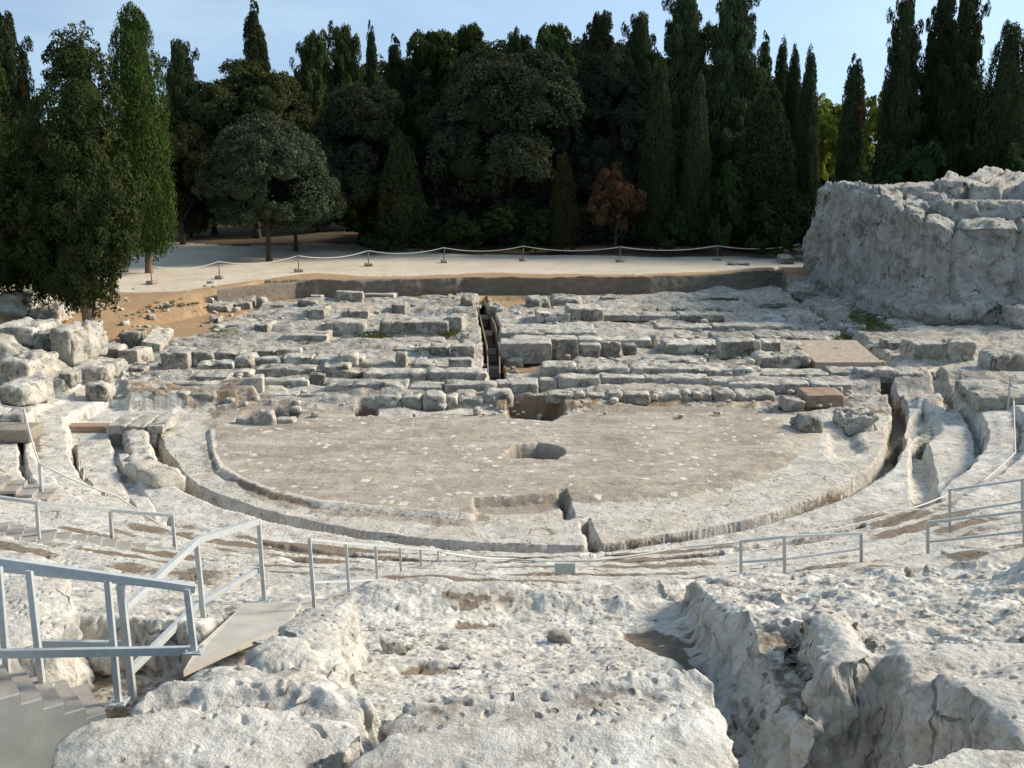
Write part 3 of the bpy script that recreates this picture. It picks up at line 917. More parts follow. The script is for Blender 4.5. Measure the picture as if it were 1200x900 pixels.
# ------------------------------------------------------------------ stone blocks
def lattice(nx, ny, nz):
    """surface lattice of a box: unit coordinates (-1..1) and quads"""
    ids = {}; pts = []
    def vid(i, j, k):
        key = (i, j, k)
        if key not in ids:
            ids[key] = len(pts); pts.append((2 * i / nx - 1, 2 * j / ny - 1, 2 * k / nz - 1))
        return ids[key]
    Q = []
    for i in range(nx):
        for j in range(ny):
            Q.append((vid(i, j, nz), vid(i + 1, j, nz), vid(i + 1, j + 1, nz), vid(i, j + 1, nz)))
            Q.append((vid(i, j + 1, 0), vid(i + 1, j + 1, 0), vid(i + 1, j, 0), vid(i, j, 0)))
    for i in range(nx):
        for k in range(nz):
            Q.append((vid(i, 0, k), vid(i + 1, 0, k), vid(i + 1, 0, k + 1), vid(i, 0, k + 1)))
            Q.append((vid(i, ny, k + 1), vid(i + 1, ny, k + 1), vid(i + 1, ny, k), vid(i, ny, k)))
    for j in range(ny):
        for k in range(nz):
            Q.append((vid(0, j, k + 1), vid(0, j + 1, k + 1), vid(0, j + 1, k), vid(0, j, k)))
            Q.append((vid(nx, j, k), vid(nx, j + 1, k), vid(nx, j + 1, k + 1), vid(nx, j, k + 1)))
    return np.array(pts), np.array(Q)


SEED = [100]


def rock_np(sx, sy, sz, res=.09, rough=.06, rnd=.12, taper=0.0, maxn=26):
    """a weathered block of size sx, sy, sz standing on z = 0, centred in x and y"""
    SEED[0] += 7
    s = SEED[0]
    n = [int(np.clip(round(a / res), 3, maxn * (4 if a == sx else 1))) for a in (sx, sy, sz)]
    P, Q = lattice(*n)
    h = np.array([sx, sy, sz]) / 2
    # rounded arrises
    R = min(rnd, .48 * min(sx, sy, sz))
    p = P * h
    inner = np.clip(p, -(h - R), h - R)
    d = p - inner
    ln = np.linalg.norm(d, axis=1)
    cnt = (np.abs(P) > .999).sum(1)
    nn = np.where(ln[:, None] > 1e-6, d / (ln[:, None] + 1e-9), 0)
    edge = (np.abs(p) > (h - R - 1e-6)).sum(1) > 1
    p = np.where(edge[:, None], inner + nn * R, p)
    off = np.array([s * 1.37, s * .71, s * .33])
    q = p + off
    dirn = np.where(edge[:, None], nn, np.sign(P) * (np.abs(P) > .999))
    dirn = dirn / (np.linalg.norm(dirn, axis=1)[:, None] + 1e-9)
    f = fbm3(q, .7, 4, s, .55) * rough * 1.6 + fbm3(q, .2, 3, s + 5, .6) * rough * .8
    bite = np.maximum(fbm3(q, .5, 4, s + 9) - .12, 0) * rough * 6
    p = p + dirn * (f - bite)[:, None]
    if taper: p[:, :2] *= (1 - taper * (P[:, 2:3] + 1) / 2)
    p[:, 2] += h[2]
    return p, Q


def place(o, base, rz=0, tilt=(0, 0)):
    o.location = Vector(base)
    o.rotation_euler = (tilt[0], tilt[1], rz)


def fit(x0, x1, yb, yf, yt, zb=None):
    """base point, width, depth and height of a block whose front face spans x0-x1, yb-yf and whose top reaches back to yt"""
    xc = (x0 + x1) / 2
    p = ground(xc, yb) if zb is None else np.array([*W(xc, yb, zb), zb])
    zt = zat(yf, p[1])
    h = max(.12, zt - p[2])
    dep = W(xc, yt, zt)[1] - p[1]
    dep = float(np.clip(dep, .35, 2.6))
    w = (x1 - x0) / F * (p[1] * math.cos(PITCH) + (EYE - p[2]) * math.sin(PITCH))
    return p, w, dep, h


def stone(x0, x1, yb, yf, yt, label, name='stone_block', cat='stone block', rough=.055, rnd=.055, rz=None, tilt=(0, 0), mat='block', group=None, zb=None, taper=0, mind=None):
    p, w, d, h = fit(x0, x1, yb, yf, yt, zb)
    if mind: d = max(d, mind)
    bury = .14
    V, Q = rock_np(w, d, h + bury, .085, rough, rnd, taper)
    o = link(name, mesh_np(name, V, Q), M[mat])
    if rz is None: rz = random.uniform(-.12, .12)
    place(o, (p[0], p[1] + d / 2, p[2] - bury), rz, (tilt[0] + random.uniform(-.05, .05), tilt[1] + random.uniform(-.04, .04)))
    tag(o, label, cat, group)
    return o


def course(x0, x1, yb, yf, yt, label, n, name='wall_course', cat='stone course', rough=.06, rnd=.055, dy=0.0, mat='bench', var=.11, zb=None, gap=.02):
    """a run of n worn blocks forming one course; dy = the far end lies dy metres further away"""
    p, w, d, h = fit(x0, x1, yb, yf, yt, zb)
    rs = random.Random(int(x0 * 7 + yb * 13)); n = max(1, (n * 2 + 1) // 3)
    cuts = [0] + sorted((k + rs.uniform(-.42, .42)) / n for k in range(1, n)) + [1]
    Vs = []; Qs = []; m = 0
    for a, b in zip(cuts, cuts[1:]):
        bw = (b - a) * w - gap
        hh = h * (1 + rs.uniform(-var, var) * 2.2) + .14
        dd = d * (1 + rs.uniform(-.12, .12))
        V, Q = rock_np(bw, dd, hh, .10, rough, rnd)
        V[:, 0] += ((a + b) / 2 - .5) * w
        V[:, 1] += rs.uniform(-.04, .04) + dy * (a + b) / 2 + dd / 2
        Vs.append(V); Qs.append(Q + m); m += len(V)
    o = link(name, mesh_np(name, np.concatenate(Vs), np.concatenate(Qs)), M[mat])
    place(o, (p[0], p[1], p[2] - .14))
    tag(o, label, cat)
    return o


# long courses of the stage building, from the orchestra backwards
course(520, 600, 478, 462, 456, 'rough low stone course at the orchestra edge, left of the front pit', 4, rough=.09, rnd=.14)
course(440, 522, 478, 466, 460, 'crumbled stone course right of the small square pit', 4, rough=.09, rnd=.14)
course(386, 582, 463, 451, 445, 'long pale step course nearest the orchestra, left of the stair trench', 4)
course(426, 572, 449, 438, 432, 'shorter pale step course ending at the stair trench, above the longest one', 3)
course(250, 384, 468, 461, 456, 'low white step course at the left end of the orchestra rear', 4)
course(297, 452, 442, 433, 426, 'white topped course with black stained front above the pale upright stone', 4, mat='block')
course(308, 362, 456, 443, 441, 'grey shaded wall piece right of the pale upright stone', 2, rough=.03)
course(330, 425, 430, 420, 415, 'grey worn course behind the black stained one', 3)
course(444, 526, 390, 377, 372, 'grey wall of the rear left room, beside the stair trench', 2, mat='block', rough=.05, rnd=.12)
course(378, 428, 391, 376, 371, 'pale wall of the rear left room, at its left end', 2, rough=.05, rnd=.12)
course(330, 384, 402, 394, 388, 'low flat wall left of the rear left room', 2, rough=.05)
course(585, 647, 418, 402, 396, 'smooth beige wall right of the stair trench', 1, rough=.015, rnd=.04, var=0)
course(634, 820, 443, 432, 425, 'long grey course right of the stair trench, front of the sunken chamber', 5)
course(818, 896, 442, 432, 426, 'grey course continuing right of the long chamber front', 2)
course(700, 874, 452, 444, 438, 'worn white course above the orchestra, right of the beige slab', 5, rough=.07)
course(631, 704, 455, 445, 440, 'low white course between the pit slab and the beige slab', 3)
course(704, 830, 432, 424, 418, 'broken course behind the long chamber front', 4, rough=.08)
course(778, 844, 411, 404, 398, 'low grey course in front of the two small dark blocks', 2)
course(836, 955, 402, 396, 389, 'thin dark course behind the big shaded block at right', 5, mat='block')
course(892, 1010, 444, 437, 430, 'long low course leading to the two blocks at the right corner', 3, rough=.03)
course(640, 762, 470, 462, 457, 'row of rough stones behind the orchestra, right of the front pit', 7, rough=.07, rnd=.07, mat='block')
course(585, 700, 396, 390, 378, 'broad flat ledge behind the smooth beige wall', 2, rough=.05)
course(700, 770, 398, 391, 383, 'flat grey ledge right behind the dark blocks of the chamber', 2, rough=.05)
course(762, 910, 468, 461, 454, 'low rubble edge between the orchestra and the brick box', 6, rough=.09, rnd=.15)
course(140, 252, 470, 462, 452, 'low grey rock step left of the white step course', 3, rough=.07, rnd=.14)

course(196, 300, 456, 450, 445, 'thin pale ledge below the flat black fronted block at left', 2, rough=.05)
course(300, 420, 452, 447, 442, 'thin pale ledge behind the longest step course', 3, rough=.05)
course(852, 1000, 458, 451, 446, 'thin worn ledge before the long low course at right', 3, rough=.05)
course(600, 764, 404, 398, 393, 'thin flat ledge behind the chamber back row', 3, rough=.04, zb=.6)
course(770, 930, 388, 383, 378, 'thin slab edge on the smooth right terrace', 3, rough=.05)
course(700, 850, 374, 370, 365, 'low slab edge across the right terrace, behind the large grey block', 3, rough=.05)
course(392, 520, 405, 400, 395, 'thin ledge at the front of the rear left room floor', 3, rough=.05)
course(250, 384, 386, 381, 376, 'low ledge across the flat rock at left rear', 3, rough=.06)
B = stone
B(185, 220, 431, 413, 406, 'biggest square block at left, in front of the grass patch')
B(221, 248, 427, 413, 407, 'square block right beside the biggest left block')
B(252, 281, 425, 413, 408, 'dark eroded block right of the two square blocks', rough=.08)
B(230, 273, 433, 426, 422, 'low black stained slab below the two square blocks')
B(226, 267, 449, 441, 434, 'flat block with a black front, left of the small white one')
B(268, 293, 443, 437, 431, 'small flat block with a clean white top, above the pale upright stone')
B(273, 297, 431, 418, 412, 'rounded grey stone between the dark eroded block and the grey rough one', rough=.09, rnd=.2)
B(297, 331, 430, 420, 415, 'rough grey stone above the black stained course', rough=.08, rnd=.16)
B(295, 322, 418, 411, 407, 'black fronted block, left one of a pair on the left terrace')
B(324, 352, 418, 410, 406, 'clean pale block, right one of a pair on the left terrace', mat='bench')
B(291, 308, 463, 442, 438, 'pale upright stone set against the grey step at left', rough=.03, mat='bench')
B(360, 379, 452, 438, 436, 'pale tilted stone at the end of the grey wall piece', rough=.06, tilt=(0, .12))
B(243, 268, 366, 358, 354, 'dark flat block by the orange earth, front of a pair')
B(260, 291, 363, 354, 348, 'long warm block by the orange earth, behind the dark flat one')
B(299, 310, 361, 350, 347, 'short upright drum standing on the orange earth', 'column_drum', 'column drum', rnd=.2)
B(321, 336, 364, 358, 354, 'small white block alone below the earth bank')
B(350, 374, 364, 352, 348, 'rounded block behind the black topped one, below the earth bank', rough=.07, rnd=.15)
B(360, 381, 372, 362, 356, 'block with white top, foremost of the heap below the earth bank')
B(362, 378, 351, 346, 344, 'small stone right under the earth bank at left')
B(300, 317, 390, 380, 375, 'lone square block on the flat rock left of the rear room')
B(245, 257, 379, 372, 369, 'small dark stone on the pale rock below the orange earth', rough=.06)
B(113, 139, 425, 407, 401, 'rounded block, left one of a pair right of the left tree trunk', rough=.06, rnd=.16)
B(140, 165, 426, 412, 405, 'square block, right one of a pair right of the left tree trunk')
B(138, 160, 404, 391, 384, 'shaded broken block just right of the left tree trunk', rough=.08)
B(160, 184, 409, 396, 386, 'tilted slab leaning on the broken block near the left tree', rough=.06, tilt=(.1, .25))
B(115, 135, 437, 426, 420, 'narrow leaning stone below the rounded block of the pair', rough=.07, tilt=(0, .3))
B(150, 170, 436, 431, 428, 'low flat stone below the square block of the pair', rough=.06)
B(392, 424, 355, 343, 340, 'grey block against the earth bank, left end of the white slab', zb=.52)
B(424, 464, 350, 345, 340, 'long clean white slab lying against the earth bank', mat='bench', rough=.02, zb=.55)
B(405, 430, 372, 365, 361, 'dark block on red rubble, left of the rear left room', rough=.07)
B(459, 475, 367, 357, 353, 'cube block on top of the rear left room wall')
B(525, 544, 388, 373, 366, 'dark corner stone of the rear left room', rough=.03)
B(490, 504, 418, 406, 402, 'first square block of the row left of the stair trench', rnd=.04, rough=.02)
B(505, 526, 418, 406, 402, 'second, wider square block of the row left of the stair trench', rnd=.04, rough=.02)
B(527, 556, 420, 406, 402, 'widest square block of the row, touching the stair trench', rnd=.04, rough=.02)
B(525, 553, 433, 421, 419, 'square block below the widest one, touching the stair trench', rnd=.04, rough=.02)
B(461, 490, 416, 408, 403, 'low block left of the row of square blocks')
B(440, 461, 412, 406, 402, 'small dark block at the left end of the square block row')
B(395, 419, 432, 415, 410, 'tall grey rock between the two white benches on the left', rough=.07, rnd=.15)
B(419, 462, 434, 425, 419, 'white rounded bench block left of the tall split rock', mat='bench', rnd=.15)
B(463, 477, 431, 414, 411, 'narrow upright rock right of the white rounded bench block', rough=.05)
B(483, 509, 431, 426, 420, 'clean white slab below the square block row', mat='bench')
B(490, 526, 435, 430, 424, 'flat white slab in front of the clean one below the square block row', mat='bench')
B(378, 409, 442, 429, 423, 'dark hollowed block above the left end of the longest step course', rough=.09)
B(540, 556, 360, 349, 345, 'rough stone at the far left corner of the stair trench', rough=.08, rnd=.15)
B(572, 588, 372, 360, 355, 'rough stone on the right edge of the stair trench', rough=.09, rnd=.15)
B(644, 678, 419, 398, 395, 'tall squared block standing at the back of the sunken chamber', rnd=.03, rough=.015, mind=.8)
B(678, 704, 419, 404, 401, 'shorter block right of the tall squared block', rough=.05)
B(704, 728, 416, 402, 399, 'dark eroded block in the middle of the chamber back row', rough=.08, mat='block')
B(729, 747, 414, 404, 401, 'rounded last block of the chamber back row', rnd=.18)
B(592, 613, 429, 420, 416, 'front block of the small pair on the chamber floor', zb=.05)
B(608, 622, 424, 414, 411, 'rear block of the small pair on the chamber floor', zb=.05)
B(592, 631, 459, 449, 443, 'white lintel slab laid across the front pit', mat='bench', rnd=.05, rough=.02, mind=1.0)
B(619, 646, 484, 465, 458, 'round carved drum lying in the front pit', 'column_drum', 'column drum', rnd=.3, rough=.05, zb=-.45)
B(646, 656, 478, 466, 460, 'dark rounded stone beside the carved drum', rnd=.3, rough=.08, zb=-.2)
B(580, 595, 458, 449, 444, 'pale block left of the lintel slab', mat='bench')
B(704, 756, 453, 442, 438, 'smooth beige slab set on edge above the orchestra', mat='bench', rough=.012, rnd=.03)
B(628, 667, 376, 367, 362, 'white tilted block right of the earth pocket', mat='bench', rough=.05)
B(665, 706, 375, 362, 356, 'large squared grey block behind the white tilted one', rough=.04)
B(616, 644, 365, 350, 346, 'rugged brown rock beside the earth pocket', rough=.12, rnd=.2)
B(645, 682, 360, 350, 345, 'pale knobbly rock behind the large squared grey block', rough=.1, rnd=.18)
B(704, 727, 353, 348, 345, 'small dark block near the earth bank')
B(717, 742, 360, 356, 352, 'thin flat slab on the right terrace')
B(776, 792, 402, 396, 392, 'dark small block, left one of a pair on the low grey course')
B(793, 812, 401, 395, 391, 'dark small block, right one of a pair on the low grey course')
B(844, 892, 417, 401, 396, 'big long block in shade left of the terracotta floor', rnd=.05, rough=.03)
B(893, 916, 414, 401, 396, 'shorter shaded block touching the big long one')
B(888, 952, 431, 417, 410, 'rough dark mass of stone before the terracotta floor', rough=.1, rnd=.15)
B(891, 915, 363, 356, 352, 'left stone of a pair on the smooth right terrace')
B(911, 936, 364, 355, 350, 'right stone of a pair on the smooth right terrace')
B(1008, 1052, 448, 435, 429, 'squared block at the right corner of the stage', mat='bench')
B(1053, 1083, 447, 437, 432, 'smaller block beside the squared corner block', mat='bench')
B(1083, 1098, 444, 434, 430, 'dark narrow stone at the end of the corner blocks')
B(928, 960, 352, 340, 336, 'weathered rock at the foot of the cliff end', rough=.1, rnd=.2)
B(917, 932, 310, 301, 298, 'squared stone by the path beside the cliff end')
B(855, 880, 312, 308, 306, 'flat grey stone lying on the path edge')
B(918, 942, 481, 470, 463, 'reddish wedge of rock at the right end of the orchestra', 'rock', 'rock', rough=.07, tilt=(0, .15))
B(935, 965, 508, 490, 480, 'rounded boulder right of the orchestra', 'boulder', 'boulder', rough=.08, rnd=.35)
B(1068, 1112, 424, 402, 396, 'long stone on the right ledge below the cliff', mat='bench', rnd=.1)
B(1112, 1144, 423, 401, 396, 'block continuing the long stone below the cliff', mat='bench', rnd=.08)
B(1158, 1215, 437, 414, 408, 'rounded big block at the right edge below the cliff', mat='bench', rnd=.2)
B(1150, 1215, 478, 462, 445, 'long kerb slab at the right edge near the far rail post', mat='bench', rnd=.1)
B(1040, 1064, 408, 401, 395, 'low stone by the gutter under the cliff', rough=.08)
B(1130, 1162, 462, 450, 444, 'wedge shaped pale rock right of the walk', 'rock', 'rock', rough=.08)
# fallen stones at the right part of the walk
B(990, 1034, 505, 487, 474, 'broken pale rock inside the right curve of the channel', 'rock', 'rock', rough=.12, rnd=.2, mat='bench')
B(275, 300, 497, 490, 487, 'left white stone at the edge of the hollow', 'rock', 'rock', rough=.05, mat='bench')
B(297, 322, 498, 486, 482, 'largest white stone at the edge of the hollow', 'rock', 'rock', rough=.08, mat='bench', tilt=(0, -.2))
B(322, 345, 496, 491, 488, 'flat white stone right of the largest one at the hollow', 'rock', 'rock', rough=.05, mat='bench')
# left broken wall
B(-8, 39, 405, 384, 362, 'large shaded block at the left edge under the cypress', rough=.05, rnd=.1, mat='bench')
B(40, 65, 413, 391, 384, 'grey block right of the large shaded one at left edge')
B(64, 92, 424, 386, 370, 'sunlit tan rock face left of the left tree trunk', 'rock', 'rock', rough=.1, rnd=.15, mat='bench')
B(86, 106, 424, 390, 380, 'narrow tan rock right of the sunlit rock face', 'rock', 'rock', rough=.1, rnd=.12, mat='bench', taper=.2)
B(-10, 30, 368, 345, 330, 'topmost grey boulder at the left edge', 'boulder', 'boulder', rough=.12, rnd=.3, mat='bench')
B(28, 64, 380, 362, 350, 'flat lumpy rock right of the topmost boulder', 'rock', 'rock', rough=.12, rnd=.2, mat='bench')
B(38, 76, 458, 441, 434, 'squared block with a tan side on the left slope', rnd=.06)
B(70, 85, 450, 438, 432, 'small block behind the squared tan sided one', rnd=.08)
B(33, 46, 473, 454, 451, 'left one of two short drums on the left slope', 'column_drum', 'column drum', rnd=.2)
B(45, 57, 474, 455, 451, 'right one of two short drums on the left slope', 'column_drum', 'column drum', rnd=.2)
B(-10, 32, 478, 455, 440, 'big grey rock at the left edge below the drums', 'rock', 'rock', rough=.1, rnd=.2, mat='bench')
B(80, 122, 450, 432, 418, 'broad sloping rock below the left tree', 'rock', 'rock', rough=.1, rnd=.2, mat='bench', tilt=(0, .1))
B(100, 126, 472, 452, 444, 'upright lump of rock at the left end of the grey step', 'rock', 'rock', rough=.1, rnd=.2)
B(0, 36, 442, 424, 410, 'pale rock ledge at left edge under the large shaded block', 'rock', 'rock', rough=.1, rnd=.15, mat='bench')
B(-5, 28, 508, 487, 476, 'pale block behind the rope post at the left edge', rnd=.12, mat='bench')

# white stones bridging the left end of the channel
def slab_at(p, sx, sy, sz, rz, label, mat='bench', name='stone_slab', cat='stone slab', rough=.03, rnd=.07):
    V, Q = rock_np(sx, sy, sz, .08, rough, rnd)
    o = link(name, mesh_np(name, V, Q), M[mat])
    place(o, p, rz)
    tag(o, label, cat)
    return o


for x0, x1, lab in ((124, 148, 'left white slab bridging the channel, next to the brick edge'), (148, 170, 'middle white slab bridging the channel'), (170, 192, 'right white slab bridging the channel')):
    p = W((x0 + x1) / 2, 505, .3)
    slab_at((p[0], p[1] + .75, .16), (x1 - x0) / F * 33.2 - .03, 1.5, .28 + random.uniform(0, .04), 0, lab)
# a pale pier of stone standing free in the left cut
for q, sx, sy, rz, lab in (((-10.78, 29.6, -.3), .70, 4.7, .40, 'long pitted stone lying in the left cut by the channel'),
                           ((-9.15, 26.3, -.25), .85, 1.9, .75, 'short pointed stone below the long one in the left cut')):
    slab_at(q, sx, sy, .62, rz, lab, 'ring', 'stone_pier', 'stone slab', .07, .16)

# brickwork
def brick_wall(x0, x1, yb, yf, dep, label, zb=None, cap=False, name='brick_wall', cat='brick wall', rz=0):
    p, w, d, h = fit(x0, x1, yb, yf, yf - 2, zb)
    V, Q = rock_np(w, dep, h + .1, .10, .012, .02)
    o = link(name, mesh_np(name, V, Q), M['brick'])
    place(o, (p[0], p[1] + dep / 2, p[2] - .1), rz)
    tag(o, label, cat)
    return o


brick_wall(20, 126, 511, 500, .5, 'long low red brick edge at left, beside the white bridging slabs', zb=.0)
brick_wall(944, 990, 475, 463, 1.3, 'small red brick box right of the orchestra', name='brick_box', cat='brick box')
bw = brick_wall(958, 1038, 431, 424, .45, 'low brick edge below the terracotta floor patch')
# terracotta floor
P4 = [W(928, 398, .72), W(1003, 398, .72), W(1034, 424, .72), W(956, 424, .72)]
fl = []
n = 14
for j in range(n + 1):
    for i in range(n + 1):
        u, v = i / n, j / n
        q = (1 - v) * ((1 - u) * P4[0] + u * P4[1]) + v * ((1 - u) * P4[3] + u * P4[2])
        fl.append((q[0], q[1], .70 + .008 * random.uniform(-1, 1)))
base = [(x, y, .3) for x, y, z in fl]
Fq = [(j * (n + 1) + i + 1, j * (n + 1) + i, (j + 1) * (n + 1) + i, (j + 1) * (n + 1) + i + 1) for j in range(n) for i in range(n)]
rim = [i for i in range(n + 1)] + [k * (n + 1) + n for k in range(1, n + 1)] + [n * (n + 1) + i for i in range(n - 1, -1, -1)] + [k * (n + 1) for k in range(n - 1, 0, -1)]
m0 = len(fl)
Fq += [(rim[k], rim[(k + 1) % len(rim)], rim[(k + 1) % len(rim)] + m0, rim[k] + m0) for k in range(len(rim))]
me = bpy.data.meshes.new('terracotta_floor'); me.from_pydata(fl + base, [], Fq); me.update()
tag(link('terracotta_floor', me, M['terra']), 'flat terracotta coloured floor patch above the low brick edge', 'floor patch')

# wooden lining and steps of the stair trench
tz = .55
lin = empty('trench_stair', (*W(575, 420, tz), -.5))
tag(lin, 'dark wooden stair and lining down inside the narrow trench', 'trench stair')
mb = MB()
pl = [W(556, 350, tz), W(562, 375, tz), W(568, 402, tz), W(569, 436, tz)]
pr = [W(569, 348, tz), W(583, 378, tz), W(588, 402, tz), W(589, 434, tz)]
for q in (pl, pr):
    for a, b in zip(q, q[1:]):
        s = .10 if q is pl else -.10
        mb.bar((a[0] + s, a[1], -.05), (b[0] + s, b[1], -.05), .05, .98)
mb.build('lining', M['plank'], lin)
for k in range(6):
    t = k / 5
    a = pl[0] * (1 - t) + pl[3] * t; b = pr[0] * (1 - t) + pr[3] * t
    mb = MB(); mb.box((a[0] + b[0]) / 2, a[1], .25 - t * .75, .8, 1.6, .06)
    mb.build('tread', M['plank'], lin)
mb = MB()
q = W(579, 418, .1)
mb.box(q[0], q[1], -.15, .8, .07, .07); mb.box(q[0] - .36, q[1], -.4, .07, .07, .6); mb.box(q[0] + .36, q[1], -.4, .07, .07, .6)
mb.build('frame', M['wood'], lin)
q = W(579, 428, -.3)
mb = MB(); mb.box(q[0], q[1], -.42, .75, .7, .05)
mb.build('panel', M['panel'], lin)

# planks round the front pit
mb = MB()
a, b = W(597, 466, .1), W(655, 484, .1)
mb.box((a[0] + b[0]) / 2, a[1] + .35, -.3, 1.5, .06, .5)
tag(mb.build('pit_boarding', M['plank']), 'dark boards lining the back of the front pit', 'boarding')

# ------------------------------------------------------------------ earth bank behind the stage
def bank():
    xs = np.arange(-15.2, 16.6, .11)
    nz = 16
    V = []
    by = bank_y(xs)
    for j in range(nz + 1):
        t = j / nz
        top = 1.53 + fbm2(xs, xs * 0, 1.5, 4, 91) * .22
        bot = .15
        z = bot + (top - bot) * t
        y = by - .16 - (1 - t) * .12 - fbm2(xs, z * 1.0, .8, 4, 93) * .14 - fbm2(xs, z, .22, 3, 95) * .06
        y = np.where(t == 1, y + .0, y)
        V.append(np.stack([xs, y, z], 1))
    V.append(np.stack([xs, by + .30, 1.50 + xs * 0], 1))
    V.append(np.stack([xs, by + .30, .1 + xs * 0], 1))
    n = len(xs); V = np.concatenate(V)
    rows = nz + 3
    idx = np.arange(rows * n).reshape(rows, n)
    Q = np.stack([idx[:-1, :-1], idx[:-1, 1:], idx[1:, 1:], idx[1:, :-1]], -1).reshape(-1, 4)
    tag(link('earth_bank', mesh_np('earth_bank', V, Q), M['bank']), 'dark cut earth bank between the stage ruins and the gravel path', 'bank')


bank()

# ------------------------------------------------------------------ cliff on the right
def cliff():
    # foot line, from the far end round the corner to the right
    foot = np.array([(24, 69.5), (20, 68.8), (18.2, 67), (17.8, 64.5), (18.0, 61), (18.2, 57.5), (18.5, 53.5), (18.9, 50.3), (19.7, 49.2), (21.5, 48.9), (25, 48.2), (32, 47), (42, 45.5), (60, 44)])
    seg = np.r_[0, np.cumsum(np.hypot(*np.diff(foot, axis=0).T))]
    L = seg[-1]
    s = np.unique(np.r_[np.arange(0, 36, .11), np.arange(36, L, .4)])
    fx = np.interp(s, seg, foot[:, 0]); fy = np.interp(s, seg, foot[:, 1])
    dx = np.gradient(fx, s); dy = np.gradient(fy, s)
    k = np.ones(9) / 9
    pad = lambda a: np.convolve(np.pad(a, 4, 'edge'), k, 'valid')
    dx, dy = pad(dx), pad(dy)
    ln = np.hypot(dx, dy); nx, ny = -dy / ln, dx / ln        # inward normal (to the left of travel)
    top1 = np.interp(s, [0, 7, 8.5, 9, 14, 19, 23, 25, 60], [4.6, 4.8, 5.0, 6.1, 6.5, 6.4, 5.5, 4.9, 5.1]) + fbm2(s, s * 0, 1.3, 3, 101) * .18
    # ledge and second tier (over the front face only)
    led = np.interp(s, [0, 10, 16, 22, 25, 60], [.3, .3, .5, 2.4, 3.2, 3.8])
    top2 = np.interp(s, [0, 7, 9, 15, 22, 60], [5.3, 5.5, 6.4, 6.9, 7.1, 7.2]) + fbm2(s, s * 0 + 5, 1.8, 3, 103) * .35
    def smooth(a, n):
        return np.convolve(np.pad(a, n, 'edge'), np.ones(2 * n + 1) / (2 * n + 1), 'valid')
    mx, my = smooth(nx, 30), smooth(ny, 30)
    ln2 = np.hypot(mx, my); mx, my = mx / ln2, my / ln2
    # line where the second tier rises, and the line at the back of the top
    kb = [0, 6, 9, 16, 20, 24, 27, 36, 70]
    RX = np.interp(s, kb, [24.2, 19.8, 18.9, 19.0, 20.0, 22.5, 25.5, 34, 66]); RY = np.interp(s, kb, [68.9, 67.6, 65.0, 58.6, 58.0, 57.6, 57.4, 56, 52])
    TX = np.interp(s, kb, [27, 27, 27, 28, 29, 30, 32, 38, 68]); TY = np.interp(s, kb, [68, 68, 68, 68, 68, 68, 68, 67, 64])
    # the rock is split by joints into big blocks
    ck = s / 2.6 + fbm2(s, s * 0, 3.0, 2, 141) * .5
    ce = np.floor(ck); cf = ck - ce
    ch_ = (_hash(ce, ce * 0, ce * 0, 143) - .5)
    jt = sm(.10, .02, np.minimum(cf, 1 - cf))
    top1 = top1 + ch_ * .35 * sm(18, 24, s) - jt * .35
    ck2 = s / 3.4 + .4 + fbm2(s, s * 0, 3.0, 2, 145) * .5
    ce2 = np.floor(ck2); cf2 = ck2 - ce2
    ch2 = (_hash(ce2, ce2 * 0, ce2 * 0, 147) - .5); jt2 = sm(.12, .02, np.minimum(cf2, 1 - cf2))
    top2 = top2 - .35 + ch2 * .28 - jt2 * .35
    RX = RX + mx * (ch2 * 1.6 + jt2 * .7) * sm(14, 20, s); RY = RY + my * (ch2 * 1.6 + jt2 * .7) * sm(14, 20, s)
    prof = []
    nt_ = 46
    for j in range(nt_ + 1):                     # face
        t = j / nt_
        o = t * .55 - .25
        prof.append((fx + nx * o, fy + ny * o, -.2 + (top1 + .2) * t))
    ex, ey = fx + nx * .35, fy + ny * .35
    for j in range(1, 41):                       # ledge
        t = (j / 40)
        prof.append((ex + (RX - ex) * t, ey + (RY - ey) * t, top1 + .45 * t))
    for j in range(1, 15):                       # upper tier
        t = j / 14
        prof.append((RX + mx * .4 * t, RY + my * .4 * t, top1 + .45 + (top2 - top1 - .45) * t))
    for j in range(1, 30):                       # top
        t = j / 29
        ax_, ay_ = RX + mx * .4, RY + my * .4
        prof.append((ax_ + (TX - ax_) * t, ay_ + (TY - ay_) * t, top2 + .45 * t))
    X = np.array([p[0] for p in prof]); Y = np.array([p[1] for p in prof]); Z = np.array([p[2] for p in prof])
    S = np.repeat(s[None], len(prof), 0)
    shp = X.shape
    V = np.stack([X.ravel(), Y.ravel(), Z.ravel()], 1)
    # vertical runnels and lumps on the faces
    facew = np.zeros(shp); facew[:nt_ + 1] = 1; facew[nt_ + 41:nt_ + 55] = .7
    run = (np.abs(fbm2(S, Z * .12, 1.25, 3, 105)) * 1.1 - .15) * facew
    run2 = np.abs(fbm2(S, Z * .15, .35, 3, 107)) * .20 * facew
    lump = fbm3(V, 1.6, 4, 111).reshape(shp) * .12
    fine = fbm3(V, .4, 4, 113, .6).reshape(shp) * .10
    vc = np.abs(fbm2(S * 1.0, Z, 2.4, 2, 117)) < .035
    # horizontal bedding: a protruding lower step along the front
    step = sm(1.9, 1.5, Z + fbm2(S, Z * 0, 2, 3, 119) * .3) * np.interp(S, [0, 18, 21, 66], [0, .1, .8, .9]) * facew
    blk = fbm2(S, Z * 1.6, 2.4, 2, 149) * 3.6
    blk = (np.floor(blk) + sm(.44, .56, blk - np.floor(blk))) / 3.6 * .6 * facew - .22 * jt[None] * facew * sm(1.2, 2.2, Z)
    push = lump * .7 + blk + fine + run * .05 + run2 * .15 - vc * .18 * facew + step
    # outward = -n ; up for the flat parts
    up = np.zeros(shp); up[nt_ + 2:nt_ + 41] = 1; up[nt_ + 55:] = 1
